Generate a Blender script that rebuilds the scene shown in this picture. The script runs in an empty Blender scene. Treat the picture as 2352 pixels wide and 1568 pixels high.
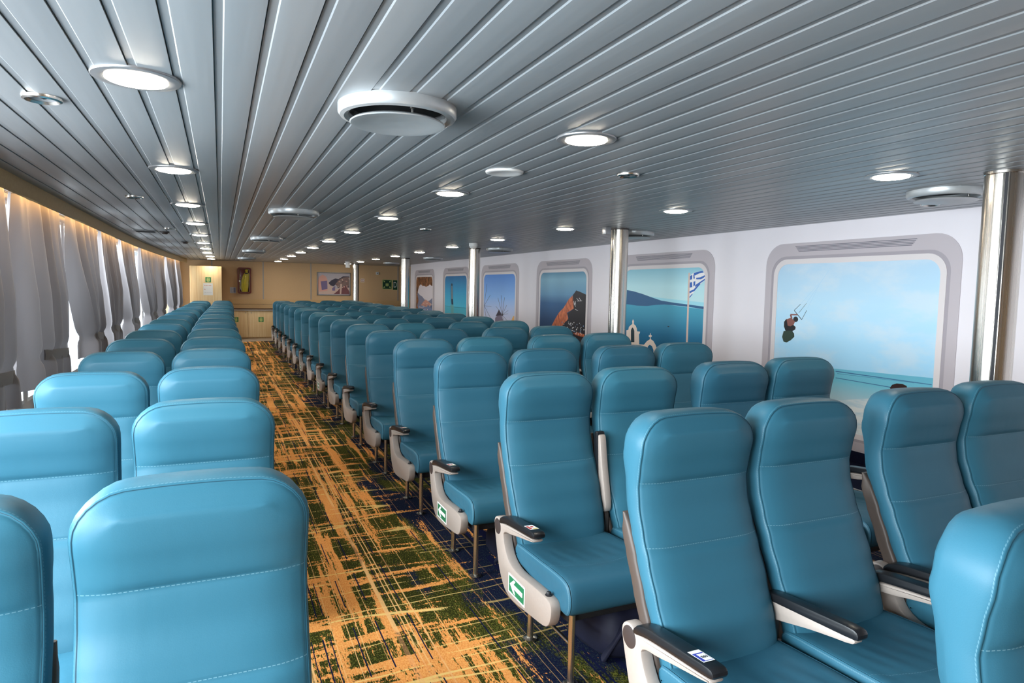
EXPO = 0.1
import bpy, bmesh, math, random
from mathutils import Vector, Matrix
R = math.radians
random.seed(11)
scene = bpy.context.scene
col = scene.collection

# ------------------------------------------------------------------ helpers
def lin(c):
    return tuple((v / 12.92 if v <= .04045 else ((v + .055) / 1.055) ** 2.4) for v in [x / 255 for x in c[:3]]) + (1,)

def mat(name, rgb=(128, 128, 128), rough=.5, metal=0., spec=.5, emit=None, estr=0., coat=0., alpha=None):
    m = bpy.data.materials.new(name); m.use_nodes = True
    b = m.node_tree.nodes['Principled BSDF']
    b.inputs['Base Color'].default_value = lin(rgb)
    b.inputs['Roughness'].default_value = rough
    b.inputs['Metallic'].default_value = metal
    b.inputs['Specular IOR Level'].default_value = spec
    b.inputs['Coat Weight'].default_value = coat
    if emit:
        b.inputs['Emission Color'].default_value = lin(emit)
        b.inputs['Emission Strength'].default_value = estr
    return m

class G:
    """small node-graph helper"""
    def __init__(s, m):
        s.m = m; s.t = m.node_tree; s.b = s.t.nodes['Principled BSDF']
    def n(s, typ, **kw):
        nd = s.t.nodes.new(typ)
        for k, v in kw.items():
            if hasattr(nd, k) and not k.startswith('i_'): setattr(nd, k, v)
        return nd
    def l(s, a, b): s.t.links.new(a, b)
    def math(s, op, a, b=None, c=None, clamp=False):
        nd = s.t.nodes.new('ShaderNodeMath'); nd.operation = op; nd.use_clamp = clamp
        for i, v in enumerate((a, b, c)):
            if v is None: continue
            if isinstance(v, (int, float)): nd.inputs[i].default_value = v
            else: s.l(v, nd.inputs[i])
        return nd.outputs[0]
    def mix(s, f, a, b, mode='MIX'):
        nd = s.t.nodes.new('ShaderNodeMix'); nd.data_type = 'RGBA'; nd.blend_type = mode
        for k, v in ((0, f), (6, a), (7, b)):
            if isinstance(v, (int, float)): nd.inputs[k].default_value = v
            elif isinstance(v, tuple): nd.inputs[k].default_value = v
            else: s.l(v, nd.inputs[k])
        return nd.outputs[2]
    def noise(s, vec, scale, detail=2., rough=.5, dims='3D'):
        nd = s.t.nodes.new('ShaderNodeTexNoise'); nd.noise_dimensions = dims
        nd.inputs['Scale'].default_value = scale; nd.inputs['Detail'].default_value = detail
        nd.inputs['Roughness'].default_value = rough
        if vec is not None: s.l(vec, nd.inputs['Vector'])
        return nd.outputs['Fac']
    def mapping(s, vec, scale=(1, 1, 1), loc=(0, 0, 0), rot=(0, 0, 0)):
        nd = s.t.nodes.new('ShaderNodeMapping')
        nd.inputs['Scale'].default_value = scale; nd.inputs['Location'].default_value = loc
        nd.inputs['Rotation'].default_value = rot
        s.l(vec, nd.inputs['Vector']); return nd.outputs[0]
    def coord(s, which='Object'):
        return s.t.nodes.new('ShaderNodeTexCoord').outputs[which]
    def sep(s, vec):
        nd = s.t.nodes.new('ShaderNodeSeparateXYZ'); s.l(vec, nd.inputs[0]); return nd.outputs
    def ramp(s, fac, stops, interp='LINEAR'):
        nd = s.t.nodes.new('ShaderNodeValToRGB'); cr = nd.color_ramp; cr.interpolation = interp
        while len(cr.elements) < len(stops): cr.elements.new(.5)
        for e, (p, c) in zip(cr.elements, stops):
            e.position = p; e.color = c if len(c) == 4 else tuple(c) + (1,)
        s.l(fac, nd.inputs[0]); return nd.outputs[0]
    def bump(s, h, strength=.2, dist=.002, normal=None):
        nd = s.t.nodes.new('ShaderNodeBump'); nd.inputs['Strength'].default_value = strength
        nd.inputs['Distance'].default_value = dist; s.l(h, nd.inputs['Height'])
        if normal is not None: s.l(normal, nd.inputs['Normal'])
        return nd.outputs[0]
    def smooth(s, v, a, b):
        nd = s.t.nodes.new('ShaderNodeMapRange'); nd.interpolation_type = 'SMOOTHSTEP'
        nd.inputs[1].default_value = a; nd.inputs[2].default_value = b
        s.l(v, nd.inputs[0]); return nd.outputs[0]

def inset(poly, d):
    n = len(poly); out = []
    for i in range(n):
        x0, y0 = poly[i - 1]; x1, y1 = poly[i]; x2, y2 = poly[(i + 1) % n]
        ax, ay = x1 - x0, y1 - y0; bx, by = x2 - x1, y2 - y1
        la = math.hypot(ax, ay) or 1; lb = math.hypot(bx, by) or 1
        n1 = (-ay / la, ax / la); n2 = (-by / lb, bx / lb)
        mx, my = n1[0] + n2[0], n1[1] + n2[1]; q = 1 + n1[0] * n2[0] + n1[1] * n2[1]
        q = max(q, .35)
        out.append((x1 + mx / q * d, y1 + my / q * d))
    return out

def ccw(poly):
    a = sum(poly[i - 1][0] * poly[i][1] - poly[i][0] * poly[i - 1][1] for i in range(len(poly)))
    return list(poly) if a > 0 else list(reversed(poly))

def rrect(x0, x1, y0, y1, r, n=4):
    r = max(min(r, (x1 - x0) / 2 - 1e-5, (y1 - y0) / 2 - 1e-5), 1e-5)
    pts = []
    for cx, cy, a0 in ((x1 - r, y0 + r, -90), (x1 - r, y1 - r, 0), (x0 + r, y1 - r, 90), (x0 + r, y0 + r, 180)):
        for k in range(n + 1):
            a = R(a0 + 90 * k / n); pts.append((cx + r * math.cos(a), cy + r * math.sin(a)))
    return pts

def smooth_poly(pts, it=2):
    """Chaikin corner cutting on a closed polygon"""
    for _ in range(it):
        out = []
        for i in range(len(pts)):
            a = pts[i]; b = pts[(i + 1) % len(pts)]
            out += [(a[0] * .75 + b[0] * .25, a[1] * .75 + b[1] * .25), (a[0] * .25 + b[0] * .75, a[1] * .25 + b[1] * .75)]
        pts = out
    return pts

XY = lambda p, q, a: (p, q, a)
XZ = lambda p, q, a: (p, a, q)
YZ = lambda p, q, a: (a, p, q)

class MB:
    def __init__(s): s.v = []; s.f = []; s.mi = []; s.cur = 0
    def use(s, i): s.cur = i; return s
    def face(s, idx): s.f.append(tuple(idx)); s.mi.append(s.cur)
    def ring(s, pts): b = len(s.v); s.v += [tuple(p) for p in pts]; return list(range(b, b + len(pts)))
    def bridge(s, a, b):
        n = len(a)
        for i in range(n): s.face((a[i], a[(i + 1) % n], b[(i + 1) % n], b[i]))
    def poly(s, pts): s.face(s.ring(pts)); return s
    def prism(s, poly, a0, a1, plane=XY, b=0.):
        poly = ccw(poly)
        if a0 > a1: a0, a1 = a1, a0
        b = min(b, (a1 - a0) * .45)
        if b > 0:
            ip = inset(poly, b); mp = inset(poly, b * .29)
            rs = [(ip, a0), (mp, a0 + b * .29), (poly, a0 + b), (poly, a1 - b), (mp, a1 - b * .29), (ip, a1)]
        else: rs = [(poly, a0), (poly, a1)]
        rr = [s.ring([plane(p, q, a) for p, q in pl]) for pl, a in rs]
        for i in range(len(rr) - 1): s.bridge(rr[i], rr[i + 1])
        s.face(reversed(rr[0])); s.face(rr[-1]); return s
    def box(s, x0, x1, y0, y1, z0, z1, b=0.):
        if b > 0: return s.prism(rrect(x0, x1, y0, y1, b, 2), z0, z1, XY, b)
        return s.prism([(x0, y0), (x1, y0), (x1, y1), (x0, y1)], z0, z1, XY)
    def tube(s, path, r, n=10, caps=True):
        path = [Vector(p) for p in path]; rings = []
        for i, p in enumerate(path):
            t = (path[min(i + 1, len(path) - 1)] - path[max(i - 1, 0)]).normalized()
            u = t.cross(Vector((0, 0, 1)) if abs(t.z) < .9 else Vector((1, 0, 0))).normalized(); w = t.cross(u)
            rad = r[i] if isinstance(r, (list, tuple)) else r
            rings.append(s.ring([p + (u * math.cos(2 * math.pi * k / n) + w * math.sin(2 * math.pi * k / n)) * rad for k in range(n)]))
        for a, b in zip(rings, rings[1:]): s.bridge(a, b)
        if caps: s.face(reversed(rings[0])); s.face(rings[-1])
        return s
    def lathe(s, prof, n=32, c=(0, 0, 0), axis='z', cap=True):
        rings = []
        for r, h in prof:
            pts = []
            for k in range(n):
                a = 2 * math.pi * k / n; x, y = r * math.cos(a), r * math.sin(a)
                p = (x, y, h) if axis == 'z' else ((h, x, y) if axis == 'x' else (x, h, y))
                pts.append((c[0] + p[0], c[1] + p[1], c[2] + p[2]))
            rings.append(s.ring(pts))
        for a, b in zip(rings, rings[1:]): s.bridge(a, b)
        if cap: s.face(reversed(rings[0])); s.face(rings[-1])
        return s
    def build(s, name, mats, parent=None, ang=35, recalc=True, uvs=None):
        me = bpy.data.meshes.new(name); me.from_pydata(s.v, [], s.f)
        if not isinstance(mats, (list, tuple)): mats = [mats]
        for m in mats: me.materials.append(m)
        for p, i in zip(me.polygons, s.mi): p.material_index = i
        if uvs:
            for nm, data in uvs.items():
                lay = me.uv_layers.new(name=nm)
                for li, lp in enumerate(me.loops): lay.data[li].uv = data[lp.vertex_index]
        if recalc:
            bm = bmesh.new(); bm.from_mesh(me); bmesh.ops.recalc_face_normals(bm, faces=bm.faces); bm.to_mesh(me); bm.free()
        if ang:
            for p in me.polygons: p.use_smooth = True
            me.set_sharp_from_angle(angle=R(ang))
        me.update()
        o = bpy.data.objects.new(name, me); col.objects.link(o)
        if parent: o.parent = parent
        return o

def tag(o, label=None, cat=None, group=None, kind=None):
    if label: o['label'] = label
    if cat: o['category'] = cat
    if group: o['group'] = group
    if kind: o['kind'] = kind
    return o
def thing(name, label, cat, loc=(0, 0, 0), group=None, kind=None):
    o = bpy.data.objects.new(name, None); col.objects.link(o); o.location = loc; o.empty_display_size = .1
    return tag(o, label, cat, group, kind)
def copy_tree(o, parent=None):
    c = o.copy(); col.objects.link(c)
    if parent: c.parent = parent
    for ch in o.children: copy_tree(ch, c)
    return c
ORD = 'first second third fourth fifth sixth seventh eighth ninth tenth eleventh twelfth thirteenth fourteenth fifteenth sixteenth seventeenth eighteenth'.split()

def text_mesh(txt, size, name, material, parent, mtx, extrude=.0004, align='CENTER'):
    cu = bpy.data.curves.new(name, 'FONT'); cu.body = txt; cu.size = size; cu.extrude = extrude
    cu.align_x = align; cu.align_y = 'CENTER'
    tmp = bpy.data.objects.new(name, cu); col.objects.link(tmp)
    dg = bpy.context.evaluated_depsgraph_get(); dg.update()
    me = bpy.data.meshes.new_from_object(tmp.evaluated_get(dg))
    bpy.data.objects.remove(tmp); bpy.data.curves.remove(cu)
    me.name = name; me.materials.clear(); me.materials.append(material); me.transform(mtx)
    o = bpy.data.objects.new(name, me); col.objects.link(o); o.parent = parent
    return o

# ------------------------------------------------------------------ camera
FL, YAW, PIT, ROL = 1517.4, .4162, .0784, .0187
EYE = 1.483
KS = .0195                      # the deck rises slightly to the right
f = Vector((math.sin(YAW) * math.cos(PIT), math.cos(YAW) * math.cos(PIT), -math.sin(PIT)))
r = Vector((math.cos(YAW), -math.sin(YAW), 0)); u = r.cross(f)
r2 = r * math.cos(ROL) + u * math.sin(ROL); u2 = -r * math.sin(ROL) + u * math.cos(ROL)
cd = bpy.data.cameras.new('camera'); cd.sensor_width = 36; cd.lens = 36 * FL / 2352; cd.clip_start = .02
cam = bpy.data.objects.new('camera', cd); col.objects.link(cam)
M = Matrix((r2, u2, -f)).transposed().to_4x4(); M.translation = (0, 0, EYE); cam.matrix_world = M
scene.camera = cam

CZ = 2.116      # ceiling height
WX = 4.84       # right wall
WY = 19.7       # far wall
FRONT = -6.0    # end of the saloon behind the camera

# ------------------------------------------------------------------ materials
def leather(name, seams, curve=0.):
    m = mat(name, (56, 146, 174), .4, 0, .27); g = G(m); b = g.b
    u0 = g.n('ShaderNodeUVMap', uv_map='face').outputs[0]; u1 = g.n('ShaderNodeUVMap', uv_map='edge').outputs[0]
    a = g.sep(u0); e = g.sep(u1)
    front = g.math('LESS_THAN', e[0], .001)
    dash = g.math('LESS_THAN', g.math('FRACT', g.math('DIVIDE', a[0], .0095)), .68)
    st = None; dk = None
    for zs in seams:
        vv = a[1]
        if curve: vv = g.math('SUBTRACT', vv, g.math('MULTIPLY', g.math('MULTIPLY', a[0], a[0]), curve))
        d = g.math('ABSOLUTE', g.math('SUBTRACT', vv, zs))
        k = g.math('MULTIPLY', g.math('MULTIPLY', g.math('LESS_THAN', d, .0009), dash), front)
        st = k if st is None else g.math('MAXIMUM', st, k)
    dash2 = g.math('LESS_THAN', g.math('FRACT', g.math('DIVIDE', e[1], .008)), .66)
    per = g.math('MULTIPLY', g.math('LESS_THAN', g.math('ABSOLUTE', g.math('SUBTRACT', e[0], .0085)), .0010), dash2)
    st = g.math('MAXIMUM', st, g.math('MULTIPLY', per, .55))
    seam = g.math('LESS_THAN', g.math('ABSOLUTE', g.math('SUBTRACT', e[0], .0015)), .0013)
    oi = g.n('ShaderNodeObjectInfo').outputs['Random']
    hsv = g.n('ShaderNodeHueSaturation'); hsv.inputs['Color'].default_value = lin((48, 99, 119))
    g.l(g.math('MULTIPLY_ADD', oi, .16, .90), hsv.inputs['Value'])
    g.l(g.math('MULTIPLY_ADD', oi, -.008, .504), hsv.inputs['Hue'])
    c = g.mix(g.math('MULTIPLY', seam, .75), hsv.outputs[0], lin((14, 46, 60)))
    c = g.mix(g.math('MULTIPLY', st, .36), c, lin((150, 190, 200)))
    g.l(c, b.inputs['Base Color'])
    ob = g.coord('Object')
    grain = g.noise(ob, 420., 2.)
    crease = g.noise(g.mapping(ob, (26, 26, 5)), 1., 2.)
    h = g.math('ADD', g.math('MULTIPLY', grain, .25), g.math('MULTIPLY', crease, .8))
    g.l(g.bump(h, .22, .003), b.inputs['Normal'])
    g.l(g.math('MULTIPLY_ADD', crease, .16, .40), b.inputs['Roughness'])
    return m
M_BACK = leather('teal_leather_backrest', (.873, .688))
M_CUSH = leather('teal_leather_cushion', (-.53,), 1.1)
M_SHELL = mat('taupe_plastic', (74, 62, 55), .5)
def speck(m, a, s=60, amt=.25):
    g = G(m); n = g.noise(g.coord('Object'), s, 3.)
    c0 = g.b.inputs['Base Color'].default_value[:]
    g.l(g.mix(n, tuple(v * (1 - amt) for v in c0[:3]) + (1,), tuple(min(1, v * (1 + amt)) for v in c0[:3]) + (1,)), g.b.inputs['Base Color'])
    g.l(g.bump(n, .1, .001), g.b.inputs['Normal']); return m
M_CREAM = speck(mat('cream_plastic', (166, 153, 144), .42), 0, 90, .06)
M_PAD = speck(mat('black_rubber', (24, 25, 28), .33, 0, .5), 0, 200, .2)
M_CAP = mat('dark_cap_plastic', (58, 48, 46), .5)
M_FRAME = speck(mat('dark_seat_frame', (38, 38, 42), .5, .3), 0, 30, .2)
M_CHROME = speck(mat('chromed_steel', (210, 206, 200), .26, 1.), 0, 30, .06)
M_WHITE = mat('white_print', (240, 240, 238), .5)
M_GREEN = mat('safety_green', (28, 118, 78), .45)
M_BLUEP = mat('label_blue', (58, 66, 168), .5)
M_REDP = mat('label_red', (196, 62, 50), .5)
M_YELP = mat('label_yellow', (226, 206, 90), .5)
M_INK = mat('black_print', (30, 30, 34), .5)

# carpet
M_CARPET = mat('patterned_carpet', (60, 60, 20), .95, 0, .1)
g = G(M_CARPET); oc = g.coord('Object'); sx = g.sep(oc)
wob = g.noise(g.mapping(oc, (2.2, 2.2, 1)), 1., 2.)
wob2 = g.math('MULTIPLY', g.math('SUBTRACT', wob, .5), .035)
cmb = g.n('ShaderNodeCombineXYZ'); g.l(g.math('ADD', sx[0], wob2), cmb.inputs[0]); g.l(g.math('ADD', sx[1], g.math('MULTIPLY', wob2, 2.)), cmb.inputs[1])
W = cmb.outputs[0]
yarn = g.noise(g.mapping(oc, (150, 34, 1)), 1., 3., .65)
fleck = g.noise(g.mapping(oc, (190, 80, 1), (4, 7, 0)), 1., 2., .6)
streak = g.noise(g.mapping(W, (13, .75, 1)), 1., 4., .62)
cross = g.noise(g.mapping(W, (1.1, 10, 1), (7, 3, 0)), 1., 4., .62)
rough_ = g.math('MULTIPLY', g.math('SUBTRACT', yarn, .5), .26)
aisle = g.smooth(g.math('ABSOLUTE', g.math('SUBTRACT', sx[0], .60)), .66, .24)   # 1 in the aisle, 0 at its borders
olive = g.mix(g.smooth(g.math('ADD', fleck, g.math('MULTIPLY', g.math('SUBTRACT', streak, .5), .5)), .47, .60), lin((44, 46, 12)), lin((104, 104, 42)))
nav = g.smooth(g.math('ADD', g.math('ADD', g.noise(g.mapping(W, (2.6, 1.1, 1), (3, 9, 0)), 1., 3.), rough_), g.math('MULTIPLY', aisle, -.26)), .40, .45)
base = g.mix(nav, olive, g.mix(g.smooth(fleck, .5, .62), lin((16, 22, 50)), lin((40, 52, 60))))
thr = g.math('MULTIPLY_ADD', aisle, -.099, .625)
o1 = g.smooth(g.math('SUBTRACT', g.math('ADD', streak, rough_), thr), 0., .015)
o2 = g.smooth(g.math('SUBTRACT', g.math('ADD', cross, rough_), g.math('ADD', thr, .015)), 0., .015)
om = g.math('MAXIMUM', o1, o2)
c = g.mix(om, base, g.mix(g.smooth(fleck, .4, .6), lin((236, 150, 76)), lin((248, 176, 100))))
def lines(src, lo, w, blur=.004):
    d = g.math('ABSOLUTE', g.math('SUBTRACT', src, lo)); return g.math('SUBTRACT', 1., g.smooth(d, w, w + blur))
S1 = g.mapping(oc, (1, 1, 1)); sw = g.math('MULTIPLY', g.math('SUBTRACT', wob, .5), .010)
cm2 = g.n('ShaderNodeCombineXYZ'); g.l(g.math('ADD', sx[0], sw), cm2.inputs[0]); g.l(sx[1], cm2.inputs[1])
lx = g.noise(g.mapping(cm2.outputs[0], (7.5, .012, 0), (2.3, 0, 0)), 1., 1., .5)
l1 = g.math('MAXIMUM', lines(lx, .42, .0042, .004), lines(lx, .55, .004, .004))
ly = g.noise(g.mapping(W, (.22, 3.4, 0), (5, 1, 0)), 1., 1.5, .5)
l2 = g.math('MAXIMUM', lines(ly, .43, .004, .004), g.math('MAXIMUM', lines(ly, .56, .004, .004), lines(ly, .66, .005, .004)))
brk = g.smooth(g.noise(g.mapping(oc, (4, 1.2, 1), (2, 2, 0)), 1., 3.), .42, .50)
brk2 = g.smooth(g.math('ADD', g.noise(g.mapping(oc, (1.6, 5, 1), (8, 2, 0)), 1., 2.), rough_), .48, .52)
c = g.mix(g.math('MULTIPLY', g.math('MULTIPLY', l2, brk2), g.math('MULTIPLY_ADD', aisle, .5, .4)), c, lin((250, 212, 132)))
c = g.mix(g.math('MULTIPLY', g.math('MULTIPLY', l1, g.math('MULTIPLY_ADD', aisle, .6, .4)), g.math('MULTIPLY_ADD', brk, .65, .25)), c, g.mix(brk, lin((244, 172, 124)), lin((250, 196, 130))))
lb = g.math('MULTIPLY', lines(lx, .478, .006, .004), g.math('LESS_THAN', g.math('FRACT', g.math('ADD', g.math('MULTIPLY', sx[1], 1.9), g.math('MULTIPLY', wob, .8))), .66))
c = g.mix(lb, c, lin((18, 22, 58)))
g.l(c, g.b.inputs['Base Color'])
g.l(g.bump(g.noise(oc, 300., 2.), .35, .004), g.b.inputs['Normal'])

def wood(name, a, b, sc=(1, 1, 1), rough=.45):
    m = mat(name, a, rough); g = G(m); n = g.noise(g.mapping(g.coord('Object'), sc), 1., 4., .6)
    g.l(g.mix(g.smooth(n, .35, .65), lin(a), lin(b)), g.b.inputs['Base Color']); return m
M_BIRCH = wood('birch_laminate', (240, 214, 168), (230, 198, 148), (30, 30, 1.2))
M_TAN = wood('tan_wall_panel', (224, 190, 146), (216, 180, 136), (90, 90, 90), .55)
M_TAN2 = wood('tan_dado_panel', (224, 188, 138), (214, 176, 126), (90, 90, 90), .5)
M_FLOORWOOD = wood('wood_vinyl_floor', (206, 160, 118), (186, 138, 98), (20, 1.2, 1), .5)
M_DKWOOD = mat('dark_counter_edge', (96, 66, 46), .4)
M_COVE = wood('tan_cove_fascia', (176, 148, 100), (168, 140, 94), (40, 40, 40), .5)
M_GREYTRIM = mat('grey_joint_strip', (176, 170, 166), .45, .2)
M_NAVYF = speck(mat('navy_carpet', (20, 24, 46), .95, 0, .1), 0, 60, .3)
M_THRESH = speck(mat('grey_vinyl', (172, 156, 140), .5), 0, 50, .08)
M_WALLW = speck(mat('white_wall_panel', (240, 234, 239), .42), 0, 4, .02)
M_WALLP = mat('plain_wall', (190, 186, 184), .6)

# ceiling: painted metal planks, slightly wavy so that reflections smear
M_CEIL = mat('painted_metal_planks', (160, 165, 169), .32, .3, .5)
g = G(M_CEIL); oc = g.coord('Object')
w1 = g.noise(g.mapping(oc, (1.5, .45, 1)), 1., 2.); w2 = g.noise(g.mapping(oc, (24, 1.1, 1)), 1., 2.)
g.l(g.bump(g.math('ADD', w1, g.math('MULTIPLY', w2, .12)), .16, .05), g.b.inputs['Normal'])
g.l(g.math('MULTIPLY_ADD', w2, .12, .30), g.b.inputs['Roughness'])
wn = g.n('ShaderNodeTexWhiteNoise', noise_dimensions='1D'); g.l(g.math('FLOOR', g.math('DIVIDE', g.math('ADD', g.sep(oc)[0], 1.864), .116)), wn.inputs['W'])
g.l(g.mix(wn.outputs['Value'], lin((146, 151, 155)), lin((158, 162, 165))), g.b.inputs['Base Color'])
M_GLOW = mat('lit_diffuser', (255, 250, 240), .5, emit=(255, 241, 218), estr=60.)
M_RING = speck(mat('grey_lamp_ring', (150, 150, 152), .32, .5), 0, 30, .05)
M_VENT = speck(mat('satin_grey_vent', (178, 182, 184), .34, .35), 0, 30, .05)
M_DARK = mat('dark_gap', (14, 14, 16), .8)
M_WHITEP = mat('white_fitting_plastic', (228, 228, 226), .4)
M_STEEL = mat('brushed_steel', (196, 190, 182), .26, 1.)
g = G(M_STEEL); oc = g.coord('Object')
n = g.noise(g.mapping(oc, (160, 160, .6)), 1., 2.)
g.l(g.math('MULTIPLY_ADD', n, .2, .16), g.b.inputs['Roughness'])
g.l(g.bump(n, .12, .002), g.b.inputs['Normal'])

# curtain cloth: grey weave that lets some daylight through
M_CURT = bpy.data.materials.new('grey_curtain_cloth'); M_CURT.use_nodes = True
g = G(M_CURT); g.b.inputs['Base Color'].default_value = lin((98, 94, 96)); g.b.inputs['Roughness'].default_value = .7
g.b.inputs['Sheen Weight'].default_value = .2
tr = g.n('ShaderNodeBsdfTranslucent'); tr.inputs['Color'].default_value = lin((176, 172, 176))
ms = g.n('ShaderNodeMixShader'); ms.inputs[0].default_value = .05
g.l(g.b.outputs[0], ms.inputs[1]); g.l(tr.outputs[0], ms.inputs[2])
g.l(ms.outputs[0], g.t.nodes['Material Output'].inputs[0])
wv = g.noise(g.coord('Object'), 260., 2.); g.l(g.bump(wv, .2, .002), g.b.inputs['Normal'])
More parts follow.
